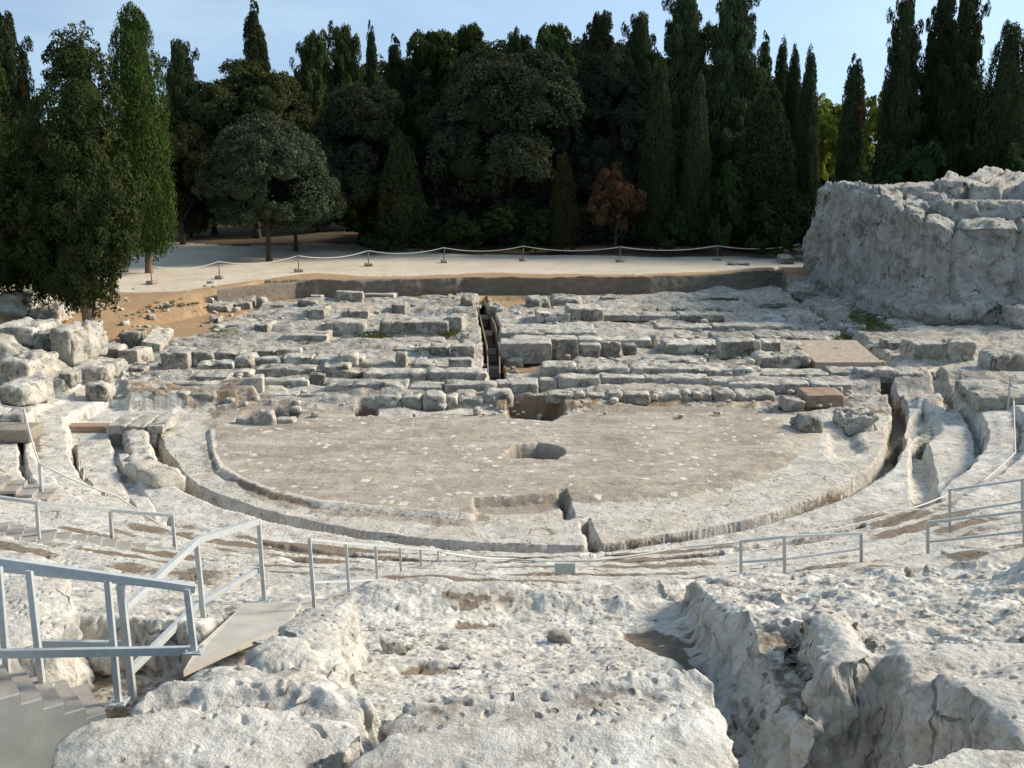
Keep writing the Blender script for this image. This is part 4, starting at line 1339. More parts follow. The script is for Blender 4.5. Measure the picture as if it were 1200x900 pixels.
    X2 = X - nx * push * (1 - up); Y2 = Y - ny * push * (1 - up)
    Zb = (fbm2(X, Y, 2.2, 4, 123) * .2 + fbm2(X, Y, .5, 3, 125) * .12) * up
    # big blocks on the top
    tt = fbm2(X, Y * 1.4, 2.6, 3, 121) * 5
    Zb += up * np.clip(np.floor(tt) + sm(.4, .6, tt - np.floor(tt)), -2, 3) * .12
    Z2 = Z + Zb + fine * .2 * (1 - up)
    V = np.stack([X2.ravel(), Y2.ravel(), Z2.ravel()], 1)
    idx = np.arange(V.shape[0]).reshape(shp)
    Q = np.stack([idx[:-1, :-1], idx[:-1, 1:], idx[1:, 1:], idx[1:, :-1]], -1).reshape(-1, 4)
    o = link('rock_cliff', mesh_np('rock_cliff', V, Q), M['cliff'])
    tag(o, 'tall grey rock-cut cliff with vertical runnels at the right of the stage', 'cliff')
    # far end
    return o


cliff()
# ledges and blocks of the cliff
p = W(1165, 385, .9)
slab_at((21.8 + 5.0, 46.6, .75), 10, 2.6, 1.05, -.13, 'low flat rock ledge along the foot of the cliff front', 'cliff', 'rock_ledge', 'ledge', .12, .2)
for x0, x1, yb, yf, yt, lab, zb in ((1050, 1112, 250, 236, 228, 'broad block on the cliff ledge, left one of the upper row', 5.35), (1106, 1215, 262, 236, 228, 'largest rounded block on the cliff ledge, at the right edge', 5.3),
                                (985, 1005, 232, 214, 212, 'rounded knob at the left corner of the cliff top', 5.8), (1090, 1112, 236, 226, 222, 'small block between the two broad ones on the cliff', 5.6)):
    Yd = {1050: 55.0, 1106: 53.2, 985: 59.5, 1090: 55.5}[x0]
    a = at((x0 + x1) / 2, yb, Yd); t = zat(yf, Yd)
    slab_at((a.x, Yd + 1.0, a.z - .5), (x1 - x0) / F * Yd, 2.2, t - a.z + .5, 0, lab, 'cliff', 'cliff_block', 'rock block', .12, .35)

# small fallen stones lying about
shapes = [rock_np(1, .8, .6, .34, .10, .2, maxn=4) for _ in range(6)]
VV = []; QQ = []; m = 0
px = np.concatenate([rng.uniform(130, 1050, 520), rng.uniform(280, 920, 24), rng.uniform(420, 800, 8), rng.uniform(100, 260, 60)])
py = np.concatenate([rng.uniform(352, 478, 520), rng.uniform(468, 488, 24), rng.uniform(700, 780, 8), rng.uniform(335, 372, 60)])
for x, y in zip(px, py):
    q = ground(x, y, z0=.5 if y < 600 else 3.2, n=3)
    k = float(np.clip(rng.lognormal(-1.75, .5), .06, .42)) * (.5 if y > 600 else 1)
    V, Q = shapes[int(rng.integers(6))]
    a = rng.uniform(0, 6.28); c, sn = math.cos(a), math.sin(a)
    V = V * k * rng.uniform(.7, 1.3, 3)
    V = np.stack([V[:, 0] * c - V[:, 1] * sn, V[:, 0] * sn + V[:, 1] * c, V[:, 2]], 1) + q + np.array([0, 0, -.08 * k])
    VV.append(V); QQ.append(Q + m); m += len(V)
tag(link('scattered_rubble', mesh_np('scattered_rubble', np.concatenate(VV), np.concatenate(QQ)), M['bench']), 'small loose stones scattered over the ruins', 'rubble', kind='stuff')

# ------------------------------------------------------------------ trees
def unit(v): return v / (np.linalg.norm(v, axis=1)[:, None] + 1e-9)


def leaves(C, Nrm, size, elong, tint, updir=.5, jit=.7):
    """one small pointed quad per centre"""
    n = len(C)
    nr = unit(Nrm + rng.normal(0, jit, (n, 3)))
    u = rng.normal(0, 1, (n, 3)); u[:, 2] += updir * 3
    u = unit(u - nr * (u * nr).sum(1)[:, None])
    v = np.cross(nr, u)
    s = size * rng.uniform(.6, 1.35, n)
    a = u * (s * elong)[:, None]; b = v * s[:, None]
    V = np.stack([C - a * .9, C + b * .55 - a * .1, C + a, C - b * .55 + a * .1], 1).reshape(-1, 3)
    Q = np.arange(n * 4).reshape(-1, 4)
    return V, Q, np.repeat(np.where(tint > 1.5, 2.0, np.clip(tint + rng.normal(0, .13, n), 0, 1)), 4)


def crown_mesh(name, centres, radii, elong_c, nleaf, size, elong, updir, core, axis_at, seed_tint=None, hang=0.0):
    """clumps of leaves: centres (n,3), radii (n,), leaves on the outer side of every clump; core = dark inner lumps"""
    n = len(centres)
    ct = np.clip(rng.normal(.42, .22, n), 0, 1) if seed_tint is None else seed_tint
    ct = np.where(vn3(centres[:, 0] / 1.2, centres[:, 1] / 1.2, centres[:, 2] / 1.2, 55) > .70, 2.2, ct)
    d = unit(rng.normal(0, 1, (n * nleaf, 3)))
    cc = np.repeat(centres, nleaf, 0); rr = np.repeat(radii, nleaf)
    out = unit(cc - axis_at(cc))
    flip = (d * out).sum(1) < -.25
    d[flip] *= -1
    d[:, 2] = d[:, 2] + .15
    d = unit(d)
    sc = np.array([1, 1, elong_c])
    rad = rng.uniform(.55, 1.08, n * nleaf) ** .6
    C = cc + d * sc * (rr * rad)[:, None]
    C[:, 2] -= hang * rr * rng.uniform(0, 1, len(rr))
    nrm = unit(d * .7 + out * .5 + np.array([0, 0, .25]))
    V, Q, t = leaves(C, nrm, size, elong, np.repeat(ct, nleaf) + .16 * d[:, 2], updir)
    # inner lumps stop the sky showing straight through
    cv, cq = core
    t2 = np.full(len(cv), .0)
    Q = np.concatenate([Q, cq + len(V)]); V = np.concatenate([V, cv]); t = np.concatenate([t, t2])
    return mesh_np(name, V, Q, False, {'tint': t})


def lathe_core(prof, seg=14, seed=0, amp=.25):
    """prof [(z, r)...] lumpy closed hull"""
    z = np.array([p[0] for p in prof]); r = np.array([p[1] for p in prof])
    a = np.linspace(0, 2 * np.pi, seg, endpoint=False)
    V = []
    for zz, q in zip(z, r):
        V.append(np.stack([np.cos(a) * q, np.sin(a) * q, zz + 0 * a], 1))
    V = np.concatenate(V)
    k = 1 + amp * fbm3(V + seed * 9.1, 1.1, 3, seed)
    V[:, :2] *= k[:, None]
    idx = np.arange(len(V)).reshape(len(z), seg)
    i2 = np.roll(idx, -1, 1)
    Q = np.stack([idx[:-1], i2[:-1], i2[1:], idx[1:]], -1).reshape(-1, 4)
    return V, Q


def cyp_profile(t, kind):
    if kind == 'column':
        return np.clip((t / .06), 0, 1) ** .6 * np.clip(1 - ((t - .25) / .77).clip(0) ** 2.7, 0, 1) ** .6
    if kind == 'spire':
        return np.clip((t / .08), 0, 1) ** .6 * np.clip(1 - t, 0, 1) ** .62 * 1.12
    if kind == 'ragged':
        b = np.clip((t / .1), 0, 1) ** .5 * np.clip(1 - t * .98, 0, 1) ** .55
        return b * (1 + .18 * np.sin(t * 23 + 1) + .12 * np.sin(t * 41))
    return np.ones_like(t)


def cypress_mesh(name, h, R, kind, lf=.2, dens=1.0, ragged=.15, seed=0, z0=.0):
    nc = int(h * R * 15 * dens)
    t = rng.uniform(0, 1, nc * 3)
    r = cyp_profile(t, kind)
    keep = rng.uniform(0, 1.15, nc * 3) < r + .08
    t = t[keep][:nc]; r = r[keep][:nc]
    a = rng.uniform(0, 2 * np.pi, len(t))
    lump = vn3(np.cos(a) * 1.6 + seed * 3, np.sin(a) * 1.6, t * h / 1.3, seed)
    rad = R * r * (.80 + .2 * rng.uniform(0, 1, len(t)) + ragged * lump)
    C = np.stack([np.cos(a) * rad, np.sin(a) * rad, z0 + t * (h - z0)], 1)
    if kind == 'ragged':
        # plumes: branches that stand out from the outline
        PC = []; PT = []
        for _ in range(int(h * 7)):
            tt = rng.uniform(.06, .985); a0 = rng.uniform(0, 2 * np.pi); rb = R * float(cyp_profile(np.array([tt]), kind)[0])
            ln = rng.uniform(.4, 1.9)
            for q in np.linspace(.15, 1, 6):
                rq = rb * .75 + ln * q * .9
                PC.append((math.cos(a0) * rq, math.sin(a0) * rq, tt * h + q * ln * rng.uniform(.5, .9))); PT.append(tt)
        for _ in range(5):
            a0 = rng.uniform(0, 6.28); q0 = rng.uniform(.2, .6); hh = rng.uniform(.3, 1.4)
            for q in np.linspace(0, 1, 7):
                PC.append((math.cos(a0) * q0, math.sin(a0) * q0, h * .95 + q * hh)); PT.append(.93)
        C = np.concatenate([C, np.array(PC)]); t = np.concatenate([t, PT]); r = np.concatenate([r, np.full(len(PC), .12)])
        lump = np.concatenate([lump, np.full(len(PC), .2)])
    cr = np.clip(R * .30 * (0.6 + rng.uniform(0, .7, len(t))), .25, .75) * (.55 + .45 * r)
    core = lathe_core([(z0 + q * (h - z0), R * (.56 if kind == 'ragged' else .72) * float(cyp_profile(np.array([q]), kind)[0]) + .02) for q in np.linspace(.01, .97, 22)], 14, seed, .2)
    tint = np.clip(.42 + .25 * lump + rng.normal(0, .15, len(t)), 0, 1)
    ax = lambda c: np.stack([c[:, 0] * 0, c[:, 1] * 0, c[:, 2] - .35], 1)
    return crown_mesh(name, C, cr, 1.9 if kind != 'ragged' else 1.3, 58, lf * .40, 1.6, .9, core, ax, tint)


def broad_mesh(name, h, R, lobes, lf=.2, dens=1.0, seed=0, zlo=.25, flat=1.0):
    """round crown made of many lobes"""
    cs = []; rs = []
    rr = np.random.default_rng(seed + 77)
    LV = []; LQ = []; m = 0
    hc = h * (1 - zlo)
    for i in range(lobes):
        u = rr.uniform(-.75, 1); az = rr.uniform(0, 2 * np.pi)
        q = math.sqrt(max(0, 1 - u * u)) * .80 * rr.uniform(.6, 1.1)
        c = np.array([math.cos(az) * q * R, math.sin(az) * q * R, h * zlo + hc * (.5 + u * .40)])
        lr = R * rr.uniform(.18, .40)
        n = max(8, int(lr * lr * 26 * dens))
        d = unit(rr.normal(0, 1, (n, 3)))
        d[:, 2] = np.where(d[:, 2] < -.5, -d[:, 2], d[:, 2])
        k = 1 + .25 * vn3(d[:, 0] * 2 + i, d[:, 1] * 2, d[:, 2] * 2, seed)
        cs.append(c + d * lr * (k * rr.uniform(.82, 1.05, n))[:, None] * np.array([1, 1, flat]))
        rs.append(np.full(n, min(.8, lr * .30)) * rr.uniform(.7, 1.4, n))
        V, Q = lathe_core([(c[2] + lr * .64 * math.sin(b) * flat, lr * .64 * math.cos(b) + .01) for b in np.linspace(-1.5, 1.5, 8)], 10, seed + i, .2)
        V[:, 0] += c[0]; V[:, 1] += c[1]
        LV.append(V); LQ.append(Q + m); m += len(V)
    C = np.concatenate(cs); cr = np.concatenate(rs)
    lum = vn3(C[:, 0] / 1.5, C[:, 1] / 1.5, C[:, 2] / 1.5, seed + 3)
    tint = np.clip(.4 + .3 * lum + rng.normal(0, .15, len(C)), 0, 1)
    mid = np.array([0, 0, h * zlo + hc * .4])
    return crown_mesh(name, C, cr, .9, 56, lf * .42, 1.2, .2, (np.concatenate(LV), np.concatenate(LQ)), lambda c: mid + c * 0, tint)


def trunk_mb(h, r, lean=(0, 0), limbs=0, z1=None, spread=1.5):
    mb = MB()
    pts = []; rad = []
    for k in range(7):
        t = k / 6
        pts.append((lean[0] * t + .06 * r * math.sin(k * 2.1), lean[1] * t + .06 * r * math.cos(k * 1.7), -.25 + (h + .25) * t))
        rad.append(r * (1.45 if k == 0 else 1.0) * (1 - .5 * t))
    mb.tube(pts, rad, 12)
    for i in range(limbs):
        a = i * 2.4 + .5
        p0 = Vector(pts[3 + i % 3]); e = p0 + Vector((math.cos(a) * spread, math.sin(a) * spread, h * .45))
        m = (p0 + e) / 2 + Vector((0, 0, -.15))
        mb.tube([p0, m, e], [r * .5, r * .36, r * .15], 8)
    return mb


PROTO = {}


def local_build(mb, name, mat, parent):
    me = bpy.data.meshes.new(name)
    me.from_pydata([tuple(v) for v in np.concatenate(mb.V)], [], mb.F)
    me.polygons.foreach_set('use_smooth', np.ones(len(me.polygons), bool))
    me.update()
    return link(name, me, mat, parent)


def proto(key, crown_fn, cmat, th, tr, bark='bark', limbs=0, spread=1.5):
    me = crown_fn(); me.materials.append(M[cmat])
    mb = trunk_mb(th, tr, limbs=limbs, spread=spread)
    tm = bpy.data.meshes.new('trunk')
    tm.from_pydata([tuple(v) for v in np.concatenate(mb.V)], [], mb.F)
    tm.polygons.foreach_set('use_smooth', np.ones(len(tm.polygons), bool)); tm.update()
    tm.materials.append(M[bark])
    PROTO[key] = (me, tm)


# built at real size: (height, radius)
proto('column', lambda: cypress_mesh('crown', 15.5, 1.95, 'column', .20, 1.25, .08, 1, 1.2), 'cypgreen', 2.2, .32, 'barkred')
proto('spire', lambda: cypress_mesh('crown', 18, 2.3, 'spire', .25, 1.0, .2, 2, .8), 'cyp', 2.0, .28)
proto('ragged', lambda: cypress_mesh('crown', 18, 2.9, 'ragged', .27, .9, .38, 3, .8), 'cyp', 2.0, .3)
proto('ragged2', lambda: cypress_mesh('crown', 17, 3.0, 'ragged', .27, .9, .42, 9, .8), 'cypold', 2.0, .3)
proto('slim', lambda: cypress_mesh('crown', 15, 1.15, 'column', .22, 1.3, .15, 4, .8), 'cyp', 1.6, .2)
proto('oak', lambda: broad_mesh('crown', 10, 5.0, 40, .24, 1.0, 5, .17), 'oak', 4.0, .24, limbs=3, spread=1.2)
proto('oak2', lambda: broad_mesh('crown', 13, 5.0, 30, .27, .9, 6, .08), 'oak', 5.0, .34, limbs=4, spread=2.2)
proto('olive', lambda: broad_mesh('crown', 12, 4.6, 26, .26, .9, 7, .12), 'olive', 5.0, .3, limbs=4, spread=2)
proto('pine', lambda: broad_mesh('crown', 14, 4.2, 22, .30, .8, 8, .35), 'pine', 7.5, .26, limbs=5, spread=2)
proto('lime', lambda: broad_mesh('crown', 10, 3.6, 20, .28, .8, 10, .1), 'lime', 4.0, .2, limbs=3)
proto('rust', lambda: broad_mesh('crown', 5.6, 2.9, 16, .22, 1.0, 12, .12), 'rust', 2.2, .16, limbs=3, spread=.8)
proto('conic', lambda: cypress_mesh('crown', 8, 2.2, 'spire', .22, 1.1, .3, 13, .5), 'olive', 1.2, .16)
proto('bush', lambda: broad_mesh('crown', 3.0, 2.0, 10, .18, 1.1, 14, .0), 'bush', 1.0, .07, limbs=2, spread=.5)


PROTO['dcolumn'] = (PROTO['column'][0].copy(), PROTO['column'][1])
PROTO['dcolumn'][0].materials[0] = M['cyp']


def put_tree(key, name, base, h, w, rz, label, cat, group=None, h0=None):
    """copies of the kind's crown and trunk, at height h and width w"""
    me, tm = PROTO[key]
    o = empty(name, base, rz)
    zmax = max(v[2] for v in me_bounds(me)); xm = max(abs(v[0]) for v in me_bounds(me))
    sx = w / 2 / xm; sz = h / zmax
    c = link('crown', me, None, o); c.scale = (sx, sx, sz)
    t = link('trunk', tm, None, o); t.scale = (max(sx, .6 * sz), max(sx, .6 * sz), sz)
    tag(o, label, cat, group)
    return o


_B = {}


def me_bounds(me):
    if me.name not in _B:
        a = np.empty(len(me.vertices) * 3, np.float32); me.vertices.foreach_get('co', a); a = a.reshape(-1, 3)
        _B[me.name] = [a.min(0).tolist(), a.max(0).tolist(), np.percentile(np.abs(a), 99.7, axis=0).tolist()]
        _B[me.name] = [[0, 0, float(np.percentile(a[:, 2], 99.95))], [float(np.percentile(np.abs(a[:, 0]), 99.3)), 0, 0]]
    return _B[me.name]


def tz(Y, X=0.0): return hz(X, Y)


def tree(key, name, x, ytop, wpx, Y, label, cat, group=None, rz=None, ybase=None):
    """x, ytop, wpx: where the tree's tip and width are seen; Y: how far back it stands"""
    X = xat(x, 250, Y)
    zb = hz(X, Y) if Y < 140 else 1.3
    zt = zat(ytop, Y)
    w = wpx / F * Y * 1.0
    return put_tree(key, name, (X, Y, zb - .05), zt - zb, w, random.uniform(0, 6.28) if rz is None else rz, label, cat, group)


GC = 'cypresses standing along the wood'
GB = 'broad dark trees of the wood'
T = tree
T('column', 'cypress_tree', 170, 4, 70, 64, 'tall dense bright green column cypress with a bare reddish trunk, standing on the pale path', 'cypress')
T('ragged', 'cypress_tree', 24, 14, 78, 62, 'dark ragged cypress at the far left edge, its tip left of the column cypress', 'cypress', GC)
T('ragged2', 'cypress_tree', -14, 60, 90, 58, 'dark bushy cypress cut by the left picture edge', 'cypress', GC)
# the old cypress near the left end of the stage: two lumpy crowns grown together
b = ground(107, 396)
old = empty('old_cypress_tree', b)
tag(old, 'old wide spreading cypress with lumpy crown and bare leaning trunk, left of the stage', 'cypress')
mb = trunk_mb(5.0, .30, (-.25, .1), 3, spread=.9); local_build(mb, 'trunk', M['barkred'], old)


def old_crown():
    C = []; Rr = []
    rr = np.random.default_rng(99)
    spec = [(95, 300, 62, 60, 0), (60, 250, 70, 65, .5), (30, 290, 60, 60, .8), (110, 230, 55, 60, -.4), (80, 180, 60, 70, .3), (95, 120, 46, 62, 0), (88, 72, 34, 40, .2), (40, 200, 60, 60, 1.0),
            (128, 265, 36, 60, -.6), (100, 338, 40, 34, 0), (20, 240, 50, 50, 1.6), (66, 330, 42, 30, .4), (5, 320, 44, 30, 1.2)]
    LV = []; LQ = []; m = 0
    for x, y, rx, ry, dy in spec:
        Y = b[1] + .6 + dy
        p = at(x, y, Y); c = np.array(p) - b
        k = Y / F
        rx, ry = rx * k * .84, ry * k * .84
        n = int(rx * ry * 48) + 16
        d = unit(rr.normal(0, 1, (n, 3)))
        q = 1 + .35 * vn3(d[:, 0] * 2.2 + x, d[:, 1] * 2.2, d[:, 2] * 2.2 + y, 5)
        C.append(c + d * np.array([rx, rx * .85, ry]) * (q * rr.uniform(.78, 1.05, n))[:, None])
        Rr.append(rr.uniform(.18, .42, n))
        V, Q = lathe_core([(c[2] + ry * .58 * math.sin(e), rx * .58 * math.cos(e) + .01) for e in np.linspace(-1.5, 1.5, 9)], 12, int(x), .25)
        V[:, 0] += c[0]; V[:, 1] += c[1]
        LV.append(V); LQ.append(Q + m); m += len(V)
    C = np.concatenate(C); Rr = np.concatenate(Rr)
    lum = vn3(C[:, 0] / .9, C[:, 1] / .9, C[:, 2] / .9, 8)
    mid = np.array([-.6, .8, 4.5])
    me = crown_mesh('crown', C, Rr, 1.2, 52, .062, 1.5, .5, (np.concatenate(LV), np.concatenate(LQ)), lambda q: mid * np.array([1, 1, 0]) + q * np.array([0, 0, 1]) - np.array([0, 0, .4]), np.clip(.42 + .35 * lum + rng.normal(0, .15, len(C)), 0, 1))
    return link('crown', me, M['cypold'], old)


old_crown()
T('ragged', 'cypress_tree', 221, 47, 56, 88, 'dark ragged cypress showing its pointed top just right of the column cypress', 'cypress', GC)
T('slim', 'cypress_tree', 308, -2, 36, 96, 'tall slim dark cypress rising alone above the round oak', 'cypress', GC)
T('ragged2', 'cypress_tree', 372, 36, 56, 92, 'spiky olive green cypress left of the olive toned one behind the oak', 'cypress', GC)
T('ragged2', 'cypress_tree', 410, 27, 54, 94, 'olive toned spiky cypress, right one of the spiky pair behind the oak', 'cypress', GC)
T('slim', 'cypress_tree', 440, 24, 18, 104, 'thinnest dark cypress tip above the wood, right of the olive toned one', 'cypress', GC)
T('slim', 'cypress_tree', 467, 40, 30, 100, 'short blunt cypress tip right of the thinnest one', 'cypress', GC)
T('ragged', 'cypress_tree', 700, 14, 62, 92, 'broad ragged cypress top left of the two tallest cypresses', 'cypress', GC)
T('ragged', 'cypress_tree', 746, 16, 56, 94, 'ragged cypress top between the broad one and the two tallest', 'cypress', GC)
T('ragged', 'cypress_tree', 797, -16, 74, 90, 'left one of the two tallest dark cypresses, cut by the top edge', 'cypress', GC)
T('ragged', 'cypress_tree', 850, -24, 80, 88, 'right one of the two tallest dark cypresses, cut by the top edge', 'cypress', GC)
T('spire', 'cypress_tree', 770, 68, 48, 80, 'slender dark cypress in front, left below the two tallest', 'cypress', GC)
T('spire', 'cypress_tree', 815, 86, 40, 80, 'slender dark cypress in front, below the two tallest', 'cypress', GC)
T('slim', 'cypress_tree', 888, 36, 22, 98, 'narrow cypress tip right after the tallest pair', 'cypress', GC)
T('spire', 'cypress_tree', 908, 44, 34, 94, 'pointed cypress, first in the descending group right of the tallest pair', 'cypress', GC)
T('spire', 'cypress_tree', 922, 52, 34, 90, 'blunt cypress in the middle of the descending group', 'cypress', GC)
T('spire', 'cypress_tree', 940, 54, 36, 86, 'dense dark cypress ending the descending group, left of the yellow green trees', 'cypress', GC)
T('spire', 'cypress_tree', 895, 96, 82, 80, 'wide bushy cypress at the front of the wood near the cliff end', 'cypress', GC)
T('slim', 'cypress_tree', 992, 63, 32, 84, 'lone slim cypress in the gap of yellow green trees', 'cypress', GC)
T('ragged', 'cypress_tree', 1046, -4, 54, 80, 'ragged dark cypress right of the yellow green gap, above the cliff', 'cypress', GC)
T('ragged', 'cypress_tree', 1088, -8, 56, 82, 'left trunk of the tall twin cypresses above the cliff', 'cypress', GC)
T('ragged', 'cypress_tree', 1114, -10, 60, 80, 'right trunk of the tall twin cypresses above the cliff', 'cypress', GC)
T('dcolumn', 'cypress_tree', 1166, 24, 56, 76, 'dense dark cypress near the right edge above the cliff', 'cypress', GC)
T('ragged', 'cypress_tree', 1202, 40, 50, 78, 'dark cypress cut by the right picture edge above the cliff', 'cypress', GC)
# broad trees
T('oak', 'oak_tree', 313, 132, 158, 72, 'round grey green oak with bare trunk standing on the path in front of the wood', 'oak')
T('oak', 'oak_tree', 345, 170, 120, 80, 'shaded oak close behind the round front oak', 'oak', GB)
T('oak2', 'oak_tree', 596, 52, 186, 84, 'biggest dark round oak in the middle of the wood', 'oak', GB)
T('olive', 'leafy_tree', 300, 68, 130, 88, 'olive toned broad tree behind the round front oak', 'tree', GB)
T('olive', 'leafy_tree', 250, 92, 100, 90, 'dark broad tree between the column cypress and the olive toned one', 'tree', GB)
T('oak2', 'leafy_tree', 430, 96, 120, 84, 'dark broad tree left of the biggest oak, behind the small conical one', 'tree', GB)
T('conic', 'conical_tree', 470, 158, 66, 80, 'small conical green tree standing before the dark wood, left of the biggest oak', 'tree')
T('pine', 'pine_tree', 512, 36, 76, 100, 'pine with bright sunlit needles at the skyline, left of the biggest oak', 'pine')
T('pine', 'pine_tree', 560, 28, 60, 102, 'pine top at the skyline directly left above the biggest oak', 'pine', 'pine tops at the skyline')
T('ragged2', 'cypress_tree', 608, 36, 46, 100, 'cypress tips above the biggest oak', 'cypress', GC)
T('pine', 'pine_tree', 645, 28, 56, 102, 'pine top at the skyline right above the biggest oak', 'pine', 'pine tops at the skyline')
T('oak2', 'leafy_tree', 715, 60, 110, 88, 'dark broad tree right of the biggest oak, above the rusty tree', 'tree', GB)
T('rust', 'rusty_tree', 722, 190, 70, 78, 'small round tree with rusty brown leaves at the wood edge', 'tree')
T('conic', 'conical_tree', 660, 178, 44, 78, 'small pale conical tree left of the rusty one', 'tree')
T('olive', 'leafy_tree', 212, 130, 90, 84, 'dark tree in shade right behind the column cypress', 'tree', GB)
T('lime', 'leafy_tree', 970, 108, 70, 98, 'yellow green tree left of the lone slim cypress', 'tree')
T('lime', 'leafy_tree', 1018, 98, 60, 104, 'yellow green tree right of the lone slim cypress', 'tree')
T('lime', 'leafy_tree', 985, 130, 70, 112, 'farthest yellow green tree behind the lone slim cypress', 'tree')
# bushes
GS = 'shrubs along the foot of the wood'
T('bush', 'bush', 846, 188, 62, 76, 'green leafy bush at the wood edge left of the cliff end', 'bush', GS)
T('bush', 'bush', 917, 262, 30, 73, 'small bright bush by the end of the cliff', 'bush', GS)
T('bush', 'bush', 440, 244, 84, 79, 'low wide dark shrub left below the small conical tree', 'bush', GS)
T('bush', 'bush', 500, 254, 50, 79, 'low dark shrub right below the small conical tree', 'bush', GS)
T('bush', 'bush', 1010, 196, 70, 77, 'dark shrub over the left end of the cliff top', 'bush', GS)
T('bush', 'bush', 1085, 166, 110, 74, 'wide brownish shrub over the middle of the cliff top', 'bush', GS)
T('bush', 'bush', 1168, 168, 100, 74, 'dark wide shrub over the right part of the cliff top', 'bush', GS)
T('bush', 'bush', 586, 238, 90, 81, 'dark shrub under the biggest oak', 'bush', GS)
T('bush', 'bush', 548, 248, 56, 78, 'low dark shrub left of the middle rope post, before the wood', 'bush', GS)
T('bush', 'bush', 628, 246, 60, 78, 'low dark shrub right of the middle rope post, before the wood', 'bush', GS)
T('bush', 'bush', 790, 240, 54, 77, 'dark shrub between the rusty tree and the green leafy bush', 'bush', GS)
T('bush', 'bush', 890, 236, 60, 75, 'dark shrub right of the green leafy bush, behind the cross braced fence', 'bush', GS)
# trees filling the depth of the wood (seen only as its dark inside)
k = 0
for x, yt, key in ((200, 120, 'oak2'), (270, 110, 'olive'), (340, 84, 'oak2'), (395, 76, 'oak2'), (455, 66, 'oak2'), (520, 62, 'oak2'), (570, 50, 'olive'), (630, 46, 'oak2'), (680, 44, 'oak2'), (740, 46, 'oak2'),
                   (790, 70, 'oak2'), (840, 70, 'oak2'), (890, 90, 'oak2'), (935, 110, 'oak2'), (1120, 110, 'oak2'), (1165, 112, 'oak2'), (130, 150, 'oak2'), (60, 160, 'oak2'), (0, 170, 'oak2'),
                   (1215, 100, 'oak2'), (1260, 90, 'oak2'), (-60, 120, 'oak2')):
    T(key, 'wood_tree', x, yt, 130, 108 + (k * 7) % 11, 'dark broad tree deep in the shaded wood, behind the front trees', 'tree', 'dark trees deep in the wood')
    k += 1

# undergrowth that closes the depth of the wood
n = 70000
X = rng.uniform(-58, 29, n); Y = rng.uniform(104, 116, n)
fr_ = (rng.uniform(0, 1, n) < .42)
X = np.where(fr_, rng.uniform(-12, 27, n), X); Y = np.where(fr_, rng.uniform(83, 91, n), Y)
hh = np.where(fr_, 2.6 + 1.6 * vn2(X / 2.2, Y / 3.0, 6), 5.5 + 2.5 * vn2(X / 3.0, Y / 3.0, 5))
Z = 1.0 + hh * rng.uniform(0, 1, n) ** .8
C = np.stack([X, Y, Z], 1)
V, Q, t = leaves(C, np.tile([0, -.8, .5], (n, 1)), .30, 1.2, np.clip(.35 + .3 * vn2(X / 2, Z / 2, 9), 0, 1), .3, .8)
tag(link('undergrowth', mesh_np('undergrowth', V, Q, False, {'tint': t}), M['oak']), 'dark tangled undergrowth closing the depth of the wood', 'undergrowth', kind='stuff')

# ------------------------------------------------------------------ rope fence on the path
posts = []
PX = [(178, 333, 311), (257, 327, 306), (350, 319, 299), (432, 312, 293), (520, 308, 289), (613, 306, 286), (727, 307, 287), (840, 305, 284), (936, 303, 289)]
GP = 'rope posts along the gravel path'
PL = ['iron rope post nearest the column cypress trunk', 'rope post second from the column cypress', 'rope post below the right side of the round oak', 'rope post in front of the low dark shrub',
      'rope post above the two clean slabs at the bank', 'rope post highest above the stair trench, in the middle of the path', 'rope post before the rusty tree', 'rope post before the green bush', 'last rope post, at the end of the cliff']
proto_post = None
for i, (x, yb, yt) in enumerate(PX):
    q = ground(x, yb, z0=1.45)
    if proto_post is None:
        r = empty('rope_post', q)
        mb = MB(); mb.tube([(0, 0, 0), (0, 0, 1.05)], .028, 8); mb.tube([(-.06, 0, 1.0), (.06, 0, 1.0)], .018, 6)
        local_build(mb, 'stake', M['stake'], r)
        V, Q = rock_np(.52, .42, .20, .06, .012, .04); link('foot', mesh_np('foot', V, Q), M['foot'], r)
        proto_post = r
    else:
        r = proto_post.copy(); COL.objects.link(r); r.location = q
        for ch in proto_post.children:
            c = ch.copy(); COL.objects.link(c); c.parent = r
    r.rotation_euler = (random.uniform(-.05, .05), random.uniform(-.07, .07), random.uniform(0, 3))
    tag(r, PL[i], 'rope post', GP)
    posts.append(Vector(q) + Vector((0, 0, 1.0)))


def rope(pts, sag, rad, label, name='rope', mat='rope', group=None):
    mb = MB()
    P = []
    for a, b in zip(pts, pts[1:]):
        a, b = Vector(a), Vector(b)
        for k in range(12):
            t = k / 12
            p = a.lerp(b, t); p.z -= sag * 4 * t * (1 - t); P.append(p)
    P.append(Vector(pts[-1]))
    mb.tube(P, rad, 6)
    return tag(mb.build(name, M[mat], None, True), label, 'rope', group)


rope(posts, .28, .024, 'pale rope sagging from post to post along the gravel path')


